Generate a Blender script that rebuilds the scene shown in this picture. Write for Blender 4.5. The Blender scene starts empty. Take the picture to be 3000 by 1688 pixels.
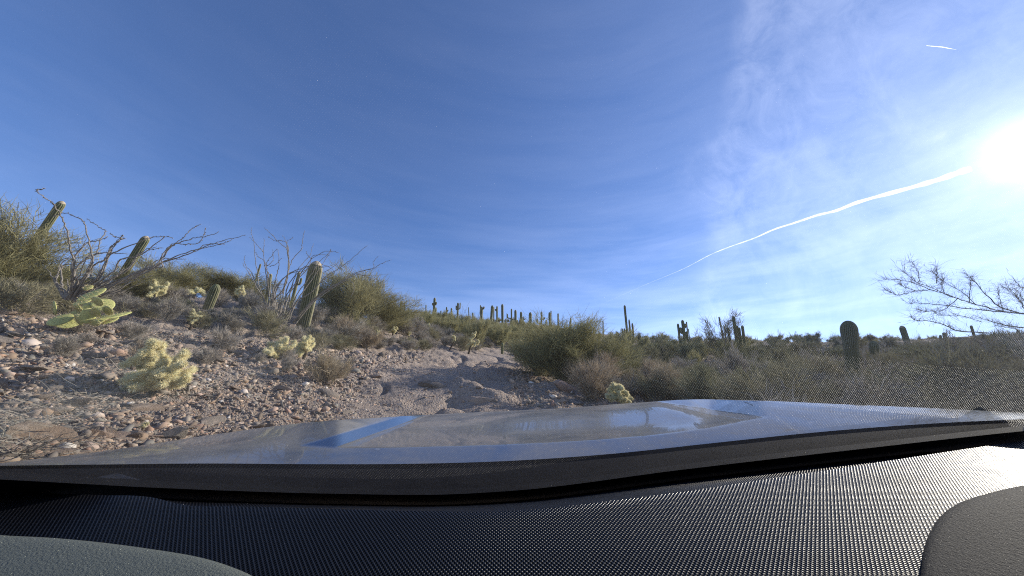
import bpy, math, random
import numpy as np
from mathutils import Vector, Matrix
from mathutils.bvhtree import BVHTree

R = math.radians
SC = bpy.context.scene
COL = SC.collection
random.seed(7)
rng = np.random.default_rng(7)

# ------------------------------------------------------------------ camera
FPX, CX, CY = 1000.0, 1500.0, 844.0          # focal length and centre in photo pixels
PITCH, ROLL = R(22), R(2.4)
_r0 = np.array([1.0, 0, 0]); _u0 = np.array([0, -math.sin(PITCH), math.cos(PITCH)])
FWD = np.array([0, math.cos(PITCH), math.sin(PITCH)])
RGT = math.cos(ROLL) * _r0 + math.sin(ROLL) * _u0
UPV = math.cos(ROLL) * _u0 - math.sin(ROLL) * _r0
cam = bpy.data.cameras.new('camera'); camo = bpy.data.objects.new('camera', cam); COL.objects.link(camo)
cam.sensor_width = 36; cam.lens = 36 * FPX / 3000
cam.clip_start = 0.02; cam.clip_end = 60000
camo.matrix_world = Matrix([[RGT[0], UPV[0], -FWD[0], 0], [RGT[1], UPV[1], -FWD[1], 0],
                            [RGT[2], UPV[2], -FWD[2], 0], [0, 0, 0, 1]])
SC.camera = camo

def ray(u, y):
    return FWD + RGT * ((u - CX) / FPX) + UPV * ((CY - y) / FPX)
def at(u, y, d):                              # point at distance d along the ray
    v = ray(u, y); return v / np.linalg.norm(v) * d
def atD(u, y, D):                             # point at depth D along the lens axis
    return ray(u, y) * D

# ------------------------------------------------------------------ light
SUN = ray(3030, 440); SUN = SUN / np.linalg.norm(SUN)
SUN_EL = math.asin(SUN[2]); SUN_AZ = math.atan2(SUN[0], SUN[1])
sun = bpy.data.lights.new('sun', 'SUN'); suno = bpy.data.objects.new('sun', sun); COL.objects.link(suno)
sun.energy = 5.0; sun.angle = R(0.5); sun.color = (1.0, 0.91, 0.78)
suno.rotation_euler = Vector(SUN).to_track_quat('Z', 'Y').to_euler()

W = bpy.data.worlds.new('World'); SC.world = W; W.use_nodes = True
nt = W.node_tree; N = nt.nodes; L = nt.links
for n in list(N): N.remove(n)
def wn(t, **k):
    n = N.new(t)
    for a, b in k.items(): setattr(n, a, b)
    return n
def wmath(op, a, b=None, c=None, clamp=False):
    n = wn('ShaderNodeMath', operation=op, use_clamp=clamp)
    for i, v in enumerate((a, b, c)):
        if v is None: continue
        if isinstance(v, (int, float)): n.inputs[i].default_value = v
        else: L.new(v, n.inputs[i])
    return n.outputs[0]
sky = wn('ShaderNodeTexSky', sky_type='NISHITA')
sky.sun_disc = False; sky.sun_elevation = SUN_EL; sky.sun_rotation = SUN_AZ
sky.altitude = 900; sky.air_density = 1.0; sky.dust_density = 0.25; sky.ozone_density = 3.0
tc = wn('ShaderNodeTexCoord')
nrm = wn('ShaderNodeVectorMath', operation='NORMALIZE'); L.new(tc.outputs['Generated'], nrm.inputs[0])
dot = wn('ShaderNodeVectorMath', operation='DOT_PRODUCT'); L.new(nrm.outputs[0], dot.inputs[0]); dot.inputs[1].default_value = tuple(SUN)
a = wmath('MAXIMUM', dot.outputs['Value'], 0.0)
halo = wmath('MULTIPLY', wmath('POWER', a, 1500.0), 9.0)      # the bright aureole of thin cirrus round the sun
halo = wmath('MULTIPLY_ADD', wmath('POWER', a, 170.0), 1.7, halo)
halo = wmath('MULTIPLY_ADD', wmath('POWER', a, 14.0), .22, halo)
halo = wmath('MULTIPLY_ADD', wmath('POWER', a, 4.0), 0.3, halo)
# a sheet of cirrus over the sun's side of the sky, with a ragged edge, and low streaks
sep = wn('ShaderNodeSeparateXYZ'); L.new(nrm.outputs[0], sep.inputs[0])
def wnoise(scale, rot, stretch, detail=8, rough=0.62, dist=0.3):
    mp = wn('ShaderNodeMapping'); mp.inputs['Rotation'].default_value = rot; mp.inputs['Scale'].default_value = stretch
    L.new(nrm.outputs[0], mp.inputs[0])
    nz = wn('ShaderNodeTexNoise'); nz.inputs['Scale'].default_value = scale; nz.inputs['Detail'].default_value = detail
    nz.inputs['Roughness'].default_value = rough; nz.inputs['Distortion'].default_value = dist
    L.new(mp.outputs[0], nz.inputs['Vector']); return nz.outputs[0]
def wrange(v, a0, a1, b0=0.0, b1=1.0, smooth=False):
    r_ = wn('ShaderNodeMapRange'); r_.inputs['From Min'].default_value = a0; r_.inputs['From Max'].default_value = a1
    r_.inputs['To Min'].default_value = b0; r_.inputs['To Max'].default_value = b1
    if smooth: r_.interpolation_type = 'SMOOTHSTEP'
    L.new(v, r_.inputs['Value']); return r_.outputs[0]
en = np.cross(ray(2130, 0), ray(1960, 800)); en = en / np.linalg.norm(en); en = en if en @ ray(2900, 400) > 0 else -en
ed = wn('ShaderNodeVectorMath', operation='DOT_PRODUCT'); L.new(nrm.outputs[0], ed.inputs[0]); ed.inputs[1].default_value = tuple(en)
n_edge = wnoise(2.6, (0.3, 0.2, 0.1), (1, 1, 1), 6, .55)
n_mot = wnoise(13, (0.5, 0.3, 0.2), (1, 1, .6), 9, .68, .5)
n_str = wnoise(5.5, (0.25, 0.85, 0.3), (.35, 1.0, 4.0), 9, .6, .25)
e_ = wmath('ADD', ed.outputs['Value'], wmath('MULTIPLY_ADD', n_edge, .34, -.17))
sheet = wrange(e_, -.02, .05, 0, 1, True); fade = wrange(e_, .02, .5, 1.0, .55)
cl = wmath('MULTIPLY', wmath('MULTIPLY', sheet, fade), wrange(n_mot, .36, .66, .08, 1.2))
cl = wmath('MULTIPLY_ADD', wrange(e_, -.9, .1, .08, .42, True), wrange(n_str, .3, .75), cl)
low = wmath('MULTIPLY', wrange(sep.outputs['Z'], .62, .25), wrange(n_str, .38, .72, 0, 1.5))
cl = wmath('ADD', cl, wmath('MULTIPLY', low, wrange(ed.outputs['Value'], -1.0, .2, .15, 1.0)))
lowb = wrange(sep.outputs['Z'], .5, .1, 0, 1.9, True)
cl = wmath('MULTIPLY_ADD', lowb, wrange(ed.outputs['Value'], -.5, .5, .25, 1.0), cl)
tot = wmath('ADD', cl, halo)
sc1 = wn('ShaderNodeVectorMath', operation='SCALE'); sc1.inputs[0].default_value = (1.0, 0.97, 0.98); L.new(tot, sc1.inputs['Scale'])
tint = wn('ShaderNodeVectorMath', operation='MULTIPLY'); L.new(sky.outputs[0], tint.inputs[0]); tint.inputs[1].default_value = (0.83, 0.97, 1.28)
addv = wn('ShaderNodeVectorMath', operation='ADD'); L.new(tint.outputs[0], addv.inputs[0]); L.new(sc1.outputs[0], addv.inputs[1])
bg = wn('ShaderNodeBackground'); bg.inputs['Strength'].default_value = 0.102
L.new(addv.outputs[0], bg.inputs['Color'])
wo = wn('ShaderNodeOutputWorld'); L.new(bg.outputs[0], wo.inputs[0])

SC.view_settings.view_transform = 'Standard'; SC.view_settings.look = 'None'
SC.view_settings.gamma = 1.0; SC.view_settings.exposure = 0.65
SC.render.engine = 'CYCLES'
SC.cycles.max_bounces = 8; SC.cycles.transparent_max_bounces = 24; SC.cycles.use_denoising = False; SC.cycles.filter_width = 1.1; SC.cycles.denoising_prefilter = 'ACCURATE'

# ------------------------------------------------------------------ helpers
def tag(o, label=None, cat=None, group=None, kind=None):
    if label: o['label'] = label
    if cat: o['category'] = cat
    if group: o['group'] = group
    if kind: o['kind'] = kind
    return o
def empty(name, loc=(0, 0, 0)):
    o = bpy.data.objects.new(name, None); o.empty_display_size = 0.2; o.location = loc; COL.objects.link(o); return o
def meshdata(name, V, F, mats, smooth=False, attr=None, mi=None):
    m = bpy.data.meshes.new(name)
    V = np.asarray(V, dtype=np.float32)
    if isinstance(F, np.ndarray):
        nf, k = F.shape
        m.vertices.add(len(V)); m.vertices.foreach_set('co', V.ravel())
        m.loops.add(nf * k); m.loops.foreach_set('vertex_index', F.astype(np.int32).ravel())
        m.polygons.add(nf); m.polygons.foreach_set('loop_start', np.arange(0, nf * k, k, dtype=np.int32))
        m.update(calc_edges=True)
    else:
        m.from_pydata([tuple(map(float, v)) for v in V], [], F)
    for mt in (mats if isinstance(mats, (list, tuple)) else [mats]): m.materials.append(mt)
    if smooth: m.polygons.foreach_set('use_smooth', np.ones(len(m.polygons), dtype=bool))
    if mi is not None: m.polygons.foreach_set('material_index', np.asarray(mi, dtype=np.int32))
    if attr is not None:
        at_ = m.attributes.new('tone', 'FLOAT', 'POINT'); at_.data.foreach_set('value', np.asarray(attr, dtype=np.float32))
    m.update()
    return m
def link(name, mesh, parent=None, loc=None):
    o = bpy.data.objects.new(name, mesh); COL.objects.link(o)
    if parent: o.parent = parent
    if loc is not None: o.location = loc
    return o
def copy_tree(o, parent=None):
    c = o.copy(); COL.objects.link(c); c.parent = parent
    for ch in o.children: copy_tree(ch, c)
    return c

# value noise (numpy)
_perm = rng.permutation(4096); _vals = rng.random(4096) * 2 - 1
def vnoise(x, y, z=0.0):
    x = np.asarray(x, float); y = np.asarray(y, float); z = np.zeros_like(x) + z
    xi, yi, zi = np.floor(x).astype(int), np.floor(y).astype(int), np.floor(z).astype(int)
    fx, fy, fz = x - xi, y - yi, z - zi
    s = lambda t: t * t * t * (t * (t * 6 - 15) + 10)
    fx, fy, fz = s(fx), s(fy), s(fz)
    h = lambda i, j, k: _vals[_perm[(_perm[(_perm[i & 4095] + j) & 4095] + k) & 4095]]
    l = lambda a, b, t: a + (b - a) * t
    return l(l(l(h(xi, yi, zi), h(xi + 1, yi, zi), fx), l(h(xi, yi + 1, zi), h(xi + 1, yi + 1, zi), fx), fy),
             l(l(h(xi, yi, zi + 1), h(xi + 1, yi, zi + 1), fx), l(h(xi, yi + 1, zi + 1), h(xi + 1, yi + 1, zi + 1), fx), fy), fz)
def fbm(x, y, oct=4, z=0.0, rough=0.5):
    t = 0; a_ = 1.0; s_ = 0
    for i in range(oct):
        t = t + a_ * vnoise(x * 2 ** i + 17.3 * i, y * 2 ** i - 9.1 * i, z); s_ += a_; a_ *= rough
    return t / s_

# node helpers
class NM:
    def __init__(s, name):
        s.m = bpy.data.materials.new(name); s.m.use_nodes = True
        s.t = s.m.node_tree; s.N = s.t.nodes; s.L = s.t.links
        s.b = s.N['Principled BSDF']; s.out = s.N['Material Output']
    def n(s, t, **k):
        x = s.N.new(t)
        for a_, b_ in k.items(): setattr(x, a_, b_)
        return x
    def set(s, node, key, v):
        if isinstance(v, (int, float, tuple, list)): node.inputs[key].default_value = v
        else: s.L.new(v, node.inputs[key])
    def math(s, op, a_, b_=None, c_=None, clamp=False):
        x = s.n('ShaderNodeMath', operation=op, use_clamp=clamp)
        for i, v in enumerate((a_, b_, c_)):
            if v is not None: s.set(x, i, v)
        return x.outputs[0]
    def noise(s, scale, detail=6, rough=0.55, vec=None, dist=0.0, out=0):
        x = s.n('ShaderNodeTexNoise'); x.inputs['Scale'].default_value = scale; x.inputs['Detail'].default_value = detail
        x.inputs['Roughness'].default_value = rough; x.inputs['Distortion'].default_value = dist
        if vec is not None: s.L.new(vec, x.inputs['Vector'])
        return x.outputs[out]
    def rng(s, v, a_, b_, c_=0.0, d_=1.0):
        x = s.n('ShaderNodeMapRange'); s.set(x, 'Value', v)
        x.inputs['From Min'].default_value = a_; x.inputs['From Max'].default_value = b_
        x.inputs['To Min'].default_value = c_; x.inputs['To Max'].default_value = d_
        return x.outputs[0]
    def mix(s, f, a_, b_):
        x = s.n('ShaderNodeMix', data_type='RGBA')
        s.set(x, 0, f)
        for k, v in ((6, a_), (7, b_)):
            if isinstance(v, (tuple, list)): x.inputs[k].default_value = (*v[:3], 1)
            else: s.L.new(v, x.inputs[k])
        return x.outputs[2]
    def ramp(s, f, stops):
        x = s.n('ShaderNodeValToRGB'); s.set(x, 0, f)
        e = x.color_ramp.elements
        while len(e) < len(stops): e.new(0.5)
        for q, (p, c) in zip(e, stops): q.position = p; q.color = (*c, 1)
        return x.outputs[0]
    def bump(s, h, strength=0.5, dist=0.02, nrm_=None):
        x = s.n('ShaderNodeBump'); x.inputs['Strength'].default_value = strength; x.inputs['Distance'].default_value = dist
        s.L.new(h, x.inputs['Height'])
        if nrm_ is not None: s.L.new(nrm_, x.inputs['Normal'])
        return x.outputs[0]
    def obj(s): return s.n('ShaderNodeTexCoord').outputs['Object']
    def rand(s): return s.n('ShaderNodeObjectInfo').outputs['Random']
    def attr(s, name='tone'):
        return s.n('ShaderNodeAttribute', attribute_name=name).outputs['Fac']
    def P(s, **k):
        names = dict(col='Base Color', rough='Roughness', metal='Metallic', nrm='Normal', spec='Specular IOR Level', coat='Coat Weight', coatr='Coat Roughness')
        for a_, v in k.items():
            if a_ == 'col' and isinstance(v, tuple): v = (*v, 1)
            s.set(s.b, names[a_], v)
        return s
    def translucent(s, col, fac):
        tr = s.n('ShaderNodeBsdfTranslucent'); s.set(tr, 'Color', (*col, 1) if isinstance(col, tuple) else col)
        mx = s.n('ShaderNodeMixShader'); mx.inputs[0].default_value = fac
        s.L.new(s.b.outputs[0], mx.inputs[1]); s.L.new(tr.outputs[0], mx.inputs[2]); s.L.new(mx.outputs[0], s.out.inputs['Surface'])
        return s

# ------------------------------------------------------------------ materials
def mat_ground():
    g = NM('rubble_soil'); o = g.obj()
    big = g.noise(0.35, 4, 0.5, o); mid = g.noise(2.2, 6, 0.6, o, 0.4); fine = g.noise(28, 8, 0.7, o)
    trail = g.attr('tone')
    c = g.ramp(big, [(0.3, (0.20, 0.145, 0.10)), (0.5, (0.35, 0.26, 0.18)), (0.72, (0.46, 0.34, 0.24))])
    c = g.mix(g.rng(mid, 0.4, 0.65), c, (0.22, 0.19, 0.165))
    c = g.mix(g.math('MULTIPLY', trail, 0.85), c, g.mix(g.rng(mid, 0.35, 0.7), (0.49, 0.385, 0.305), (0.34, 0.275, 0.225)))
    vo = g.n('ShaderNodeTexVoronoi'); vo.inputs['Scale'].default_value = 30; g.L.new(o, vo.inputs['Vector'])
    vo2 = g.n('ShaderNodeTexVoronoi'); vo2.inputs['Scale'].default_value = 75; g.L.new(o, vo2.inputs['Vector'])
    sp = g.n('ShaderNodeSeparateColor'); g.L.new(vo.outputs['Color'], sp.inputs[0])
    sp2 = g.n('ShaderNodeSeparateColor'); g.L.new(vo2.outputs['Color'], sp2.inputs[0])
    peb = g.ramp(sp.outputs[0], [(0.0, (0.15, 0.13, 0.12)), (0.35, (0.33, 0.25, 0.2)), (0.7, (0.3, 0.28, 0.26)), (1.0, (0.52, 0.47, 0.42))])
    c = g.mix(g.math('MULTIPLY', g.rng(sp.outputs[1], 0.45, 0.6), 0.75), c, peb)
    c = g.mix(0.35, c, g.mix(sp2.outputs[0], (0.17, 0.14, 0.125), (0.45, 0.38, 0.33)))
    c = g.mix(g.rng(fine, 0.35, 0.7, 0.0, 0.5), c, (0.45, 0.37, 0.31))
    h = g.math('ADD', g.math('MULTIPLY', vo.outputs['Distance'], -0.7), g.math('MULTIPLY', fine, 0.9))
    h = g.math('ADD', h, g.math('MULTIPLY', vo2.outputs['Distance'], -0.35))
    g.P(col=c, rough=0.95, nrm=g.bump(h, 1.0, 0.045), spec=0.15); return g.m
def mat_rock(name, attr=False):
    g = NM(name); o = g.obj(); r = g.attr() if attr else g.rand()
    c = g.ramp(r, [(0.0, (0.13, 0.11, 0.09)), (0.2, (0.30, 0.215, 0.15)), (0.4, (0.24, 0.21, 0.18)), (0.55, (0.38, 0.27, 0.20)),
                   (0.7, (0.21, 0.20, 0.175)), (0.84, (0.46, 0.36, 0.27)), (0.93, (0.34, 0.20, 0.14)), (1.0, (0.66, 0.61, 0.54))])
    if not attr:
        n1 = g.noise(7, 8, 0.65, o)
        c = g.mix(g.rng(n1, 0.35, 0.7, 0, 0.55), c, (0.15, 0.13, 0.115))
        c = g.mix(g.rng(g.noise(3, 5, 0.6, o), 0.5, 0.7, 0, 0.5), c, (0.45, 0.36, 0.29))
        g.P(nrm=g.bump(g.noise(16, 9, 0.7, o), 0.8, 0.03))
    g.P(col=c, rough=0.9, spec=0.2); return g.m
def mat_twig(name, c0, c1, c2, tr=0.2, rough=0.8):
    g = NM(name); t = g.attr(); r = g.rand()
    c = g.mix(t, c0, c1)
    c = g.mix(g.math('MULTIPLY', r, 0.6), c, c2)
    g.P(col=c, rough=rough, spec=0.15)
    g.translucent(c, tr); return g.m
def mat_saguaro():
    g = NM('saguaro_skin'); o = g.obj(); t = g.attr()
    c = g.mix(g.noise(3.5, 5, 0.6, o), (0.055, 0.075, 0.035), (0.115, 0.13, 0.06))
    c = g.mix(g.rng(g.noise(1.3, 4, 0.5, o), 0.45, 0.7, 0, 0.75), c, (0.19, 0.15, 0.09))
    c = g.mix(g.math('MULTIPLY', g.rng(t, 0.5, 1.0), 0.65), c, (0.36, 0.32, 0.22))
    g.P(col=c, rough=0.75, spec=0.25, nrm=g.bump(g.noise(40, 4, 0.6, o), 0.4, 0.01)); return g.m
def mat_flat(name, col, rough=0.8, spec=0.2, nscale=None, col2=None, bs=None):
    g = NM(name); o = g.obj()
    c = g.mix(g.rng(g.noise(nscale or 5, 6, 0.6, o), 0.35, 0.65), col, col2 or tuple(x * 0.7 for x in col))
    g.P(col=c, rough=rough, spec=spec)
    if bs: g.P(nrm=g.bump(g.noise(bs, 6, 0.6, o), 0.5, 0.01))
    return g.m
M = {}
M['ground'] = mat_ground()
M['rock'] = mat_rock('weathered_rock'); M['gravel'] = mat_rock('gravel_rock', True)
M['pv_twig'] = mat_twig('palo_verde_twigs', (0.11, 0.11, 0.05), (0.45, 0.415, 0.215), (0.31, 0.28, 0.155), 0.3)
M['pv_bark'] = mat_flat('palo_verde_bark', (0.27, 0.27, 0.16), 0.8, 0.2, 9, (0.12, 0.10, 0.07))
M['dry_twig'] = mat_twig('dry_shrub_twigs', (0.13, 0.11, 0.09), (0.50, 0.45, 0.39), (0.28, 0.26, 0.21), 0.15)
M['tan_twig'] = mat_twig('tan_shrub_twigs', (0.20, 0.15, 0.10), (0.48, 0.39, 0.29), (0.35, 0.3, 0.2), 0.2)
M['sage_twig'] = mat_twig('creosote_twigs', (0.06, 0.065, 0.03), (0.25, 0.25, 0.15), (0.17, 0.15, 0.1), 0.25)
M['grey_bark'] = mat_flat('grey_bark', (0.30, 0.27, 0.24), 0.85, 0.2, 20, (0.16, 0.14, 0.12))
M['ocotillo'] = mat_flat('ocotillo_cane', (0.27, 0.245, 0.215), 0.8, 0.2, 30, (0.13, 0.115, 0.10), 60)
M['saguaro'] = mat_saguaro()
M['crown_spine'] = mat_flat('saguaro_crown_wool', (0.42, 0.35, 0.25), 0.9, 0.1)
M['cholla_core'] = mat_flat('cholla_joint', (0.46, 0.43, 0.24), 0.8, 0.1)
M['cholla_spine'] = mat_twig('cholla_spines', (0.62, 0.53, 0.28), (0.94, 0.88, 0.62), (0.86, 0.79, 0.50), 0.4, 0.6)
M['cholla_trunk'] = mat_flat('cholla_trunk', (0.045, 0.035, 0.028), 0.95, 0.1, 15, (0.09, 0.07, 0.05), 50)
M['pad'] = mat_flat('prickly_pear_pad', (0.46, 0.45, 0.165), 0.6, 0.3, 6, (0.33, 0.345, 0.13))
M['pad_spine'] = mat_flat('prickly_pear_spines', (0.6, 0.5, 0.3), 0.8, 0.1)

# ------------------------------------------------------------------ terrain
CP = []
def cp(u, *pairs):
    for d, y in pairs:
        p = at(u, y, d); CP.append(p)
cp(-900, (4, 1330), (8, 1000), (14, 850), (22, 830), (40, 950))
cp(-300, (3.4, 1380), (5, 1200), (8, 980), (14, 840), (20, 860), (50, 1000), (150, 1080))
cp(0,   (3.2, 1390), (4.2, 1250), (5.5, 1130), (8, 985), (11, 895), (14, 850), (20, 880), (50, 1010), (160, 1080))
cp(300, (3.6, 1360), (5, 1180), (6.5, 1080), (9, 960), (12, 895), (15, 862), (22, 900), (55, 1010), (160, 1070))
cp(600, (4.0, 1320), (5, 1210), (7, 1085), (9, 1010), (12, 935), (16, 890), (24, 925), (60, 1000), (160, 1060))
cp(850, (4.4, 1280), (5.5, 1190), (7, 1110), (9, 1040), (12, 963), (17, 915), (26, 935), (60, 985), (160, 1040))
cp(1050, (5, 1240), (6.5, 1165), (8.5, 1085), (11, 1025), (15, 965), (22, 940), (40, 950), (90, 960), (200, 1010))
cp(1200, (5.2, 1220), (7, 1150), (9.5, 1085), (13, 1035), (17, 990), (25, 955), (45, 945), (75, 930), (200, 995))
cp(1350, (5.5, 1208), (7.5, 1145), (10, 1100), (14, 1052), (18, 1027), (28, 985), (45, 958), (75, 938), (200, 990))
cp(1500, (5.6, 1208), (7.5, 1160), (10, 1120), (14, 1075), (18, 1047), (28, 1005), (45, 975), (75, 948), (200, 995))
cp(1650, (5.6, 1212), (7, 1180), (9, 1152), (13, 1112), (18, 1075), (28, 1030), (45, 992), (75, 964), (200, 1000))
cp(1850, (5.6, 1225), (8, 1180), (12, 1140), (18, 1105), (28, 1055), (42, 1016), (60, 998), (100, 1002), (220, 1030))
cp(2100, (5.2, 1240), (8, 1185), (12, 1145), (18, 1105), (28, 1055), (42, 1019), (60, 1004), (100, 1010), (220, 1040))
cp(2350, (5.0, 1240), (8, 1175), (12, 1130), (18, 1085), (28, 1040), (40, 1016), (55, 1006), (100, 1018), (220, 1050))
cp(2600, (4.6, 1240), (7, 1180), (11, 1115), (18, 1065), (28, 1025), (42, 1009), (60, 1016), (200, 1055))
cp(3000, (4.2, 1290), (7, 1170), (11, 1085), (18, 1035), (28, 1010), (42, 1004), (70, 1016), (200, 1060))
cp(3600, (4.2, 1440), (8, 1220), (16, 1090), (30, 1020), (60, 1030), (200, 1080))
tn = math.tan(R(19))
for (x, y) in [(0, 1.3), (0, 2.4), (-1.2, 1.5), (1.2, 1.5), (-1.8, 0.2), (1.8, 0.2), (0, -2), (-3, -2), (3, -2), (-6, -6), (6, -6), (0, -8),
               (0, 3.6), (1.6, 3.0), (-1.0, 3.2), (-20, -20), (20, -20), (0, -40), (-60, -60), (60, -60), (0, -200), (-200, -100), (200, -100), (1, -0.6), (-1, -0.6)]:
    z = y * tn - 1.62
    if y < -15: z = -15 * tn + (y + 15) * 0.12
    CP.append(np.array([x, y, z]))
CP = np.array(CP)
def feat(x, y):
    r = np.sqrt(x * x + y * y) + 1e-6
    az = np.arctan2(x, y); lr = np.log(np.maximum(r, 0.8))
    # embed the azimuth on a circle so that it wraps
    return np.stack([2.0 * np.sin(az) , 2.0 * np.cos(az), lr], -1), r
def _phi(d2): return np.sqrt(d2 + 1e-9) ** 1      # linear RBF smoothed below
_f, _r = feat(CP[:, 0], CP[:, 1]); _T = CP[:, 2] / np.maximum(_r, 0.8)
_d2 = ((_f[:, None] - _f[None]) ** 2).sum(-1)
_A = np.sqrt(_d2 + 0.02) - 0; n_ = len(CP)
_P = np.concatenate([np.ones((n_, 1)), _f], 1)
_K = np.block([[_A - 0.002 * np.eye(n_), _P], [_P.T, np.zeros((4, 4))]])
_w = np.linalg.lstsq(_K, np.concatenate([_T, np.zeros(4)]), rcond=None)[0]
def trailmask(x, y):
    # signed closeness to the trail's centre line, in plan
    cl_ = [at(1420, 1330, 3.5), at(1330, 1208, 5.5), at(1290, 1150, 7.5), at(1330, 1095, 10), at(1400, 1055, 14), at(1470, 1042, 18), at(1500, 1030, 22)]
    pts = [np.array([0, -6.0]), np.array([0, 0.5])] + [c[:2] for c in cl_]
    best = np.full(np.shape(x), 1e9)
    for a0, b0 in zip(pts[:-1], pts[1:]):
        ab = b0 - a0; t = np.clip(((x - a0[0]) * ab[0] + (y - a0[1]) * ab[1]) / (ab @ ab), 0, 1)
        best = np.minimum(best, np.hypot(x - a0[0] - t * ab[0], y - a0[1] - t * ab[1]))
    return np.clip(1.35 - best / 1.6, 0, 1)
_LED0, _LED1 = at(1275, 1128, 8.2)[:2], at(1425, 1175, 7.0)[:2]
def height(x, y, detail=True):
    sh = np.shape(x); x = np.ravel(np.asarray(x, float)); y = np.ravel(np.asarray(y, float))
    out = np.empty_like(x)
    for i in range(0, len(x), 20000):
        f, r = feat(x[i:i + 20000], y[i:i + 20000])
        d2 = ((f[:, None] - _f[None]) ** 2).sum(-1)
        T = np.sqrt(d2 + 0.02) @ _w[:n_] + _w[n_] + f @ _w[n_ + 1:]
        out[i:i + 20000] = T * np.maximum(r, 0.8)
    if detail:
        r = np.hypot(x, y)
        tm = trailmask(x, y)
        amp = np.clip(r / 6, 0.25, 1.6) * (1 - 0.62 * tm)
        out = out + amp * (0.10 * fbm(x * 0.9, y * 0.9, 3) + 0.125 * np.abs(fbm(x * 2.7, y * 2.7, 4, 3.3, 0.6))
                           + 0.030 * fbm(x * 9, y * 9, 3, 7.7, 0.6)) + np.clip(r / 30, 0, 1) * 0.5 * fbm(x * 0.2, y * 0.2, 3)
        # ruts along the trail and the ledge of bedrock across it
        g0 = _LED0; g1 = _LED1; ab = g1 - g0; t = np.clip(((x - g0[0]) * ab[0] + (y - g0[1]) * ab[1]) / (ab @ ab), 0, 1)
        dl = np.hypot(x - g0[0] - t * ab[0], y - g0[1] - t * ab[1])
        out = out + 0.22 * np.exp(-(dl / .45) ** 2) * (1 + .5 * fbm(x * 3, y * 3, 3, 2.2))
        out = out - 0.17 * tm * np.exp(-(fbm(x * .8, y * .8, 2, 9.1) / .12) ** 2)
    return out.reshape(sh)

def build_terrain():
    az = np.concatenate([np.linspace(R(-180), R(-75), 60, endpoint=False), np.linspace(R(-75), R(72), 820, endpoint=False),
                         np.linspace(R(72), R(180), 60)])
    rr = np.concatenate([[0.3, 0.8, 1.3, 1.9], np.exp(np.linspace(math.log(2.5), math.log(110), 430)), [130, 160, 200, 300, 600, 1500, 4000]])
    A_, R_ = np.meshgrid(az, rr)
    X = R_ * np.sin(A_); Y = R_ * np.cos(A_)
    Z = height(np.where(R_ > 210, X * 210 / R_, X), np.where(R_ > 210, Y * 210 / R_, Y))
    Z = np.where(R_ > 210, Z - (R_ - 210) * 0.08, Z)
    na, nr = len(az), len(rr)
    V = np.stack([X, Y, Z], -1).reshape(-1, 3)
    i, j = np.meshgrid(np.arange(nr - 1), np.arange(na - 1), indexing='ij')
    a_ = (i * na + j).ravel(); F = np.stack([a_, a_ + 1, a_ + na + 1, a_ + na], 1)
    F = F[:, ::-1]
    return V, F, trailmask(V[:, 0], V[:, 1])
TV, TF, TM = build_terrain()
ter = link('ground', meshdata('ground', TV, TF, M['ground'], True, TM)); tag(ter, kind='structure')
bvh = BVHTree.FromPolygons([Vector(v) for v in TV.tolist()], TF.tolist())
def hit(u, y):
    v = ray(u, y); v = Vector(v).normalized()
    h = bvh.ray_cast(Vector((0, 0, 0)), v, 3000)
    return (np.array(h[0]), h[3]) if h[0] is not None else (None, None)
def gz(x, y):
    h = bvh.ray_cast(Vector((x, y, 500)), Vector((0, 0, -1)), 3000)
    return h[0].z if h[0] is not None else 0.0
def ground_at(u, y, d=None):
    """foot point: on the ground in the direction of pixel column u at distance d, else where the ray meets the ground"""
    if d is None:
        p, dd = hit(u, y)
        if p is None: p = at(u, y, 60)
    else: p = at(u, y, d)
    return np.array([p[0], p[1], gz(p[0], p[1])])
def to_px(p):
    D = p @ FWD; return CX + FPX * (p @ RGT) / D, CY - FPX * (p @ UPV) / D, D

# ------------------------------------------------------------------ tubes, ribbons
def tube(path, radii, k=8, cap=True, rib=0.0, nrib=0, V=None, F=None, T=None):
    """append a tube along path to V,F,T lists; nrib ribs of relative depth rib"""
    V = [] if V is None else V; F = [] if F is None else F; T = [] if T is None else T
    path = np.asarray(path, float); n = len(path); base = len(V)
    tg = np.gradient(path, axis=0); tg /= np.linalg.norm(tg, axis=1)[:, None] + 1e-12
    ref = np.array([1.0, 0, 0]) if abs(tg[0][0]) < 0.8 else np.array([0, 1.0, 0])
    s = np.cross(tg[0], ref); s /= np.linalg.norm(s)
    for i in range(n):
        s = s - tg[i] * (s @ tg[i]); s /= np.linalg.norm(s) + 1e-12
        b = np.cross(tg[i], s)
        for j in range(k):
            a_ = 2 * math.pi * j / k
            w = 0.5 + 0.5 * math.cos(a_ * nrib) if nrib else 0.5
            rr = radii[i] * (1 - rib * (1 - w))
            V.append(path[i] + rr * (math.cos(a_) * s + math.sin(a_) * b)); T.append(w if nrib else random.random())
    for i in range(n - 1):
        for j in range(k):
            j2 = (j + 1) % k
            F.append((base + i * k + j, base + i * k + j2, base + (i + 1) * k + j2, base + (i + 1) * k + j))
    if cap:
        V.append(path[-1] + tg[-1] * radii[-1] * 0.3); T.append(1.0); c = len(V) - 1
        for j in range(k): F.append((base + (n - 1) * k + j, base + (n - 1) * k + (j + 1) % k, c))
    return V, F, T
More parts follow.
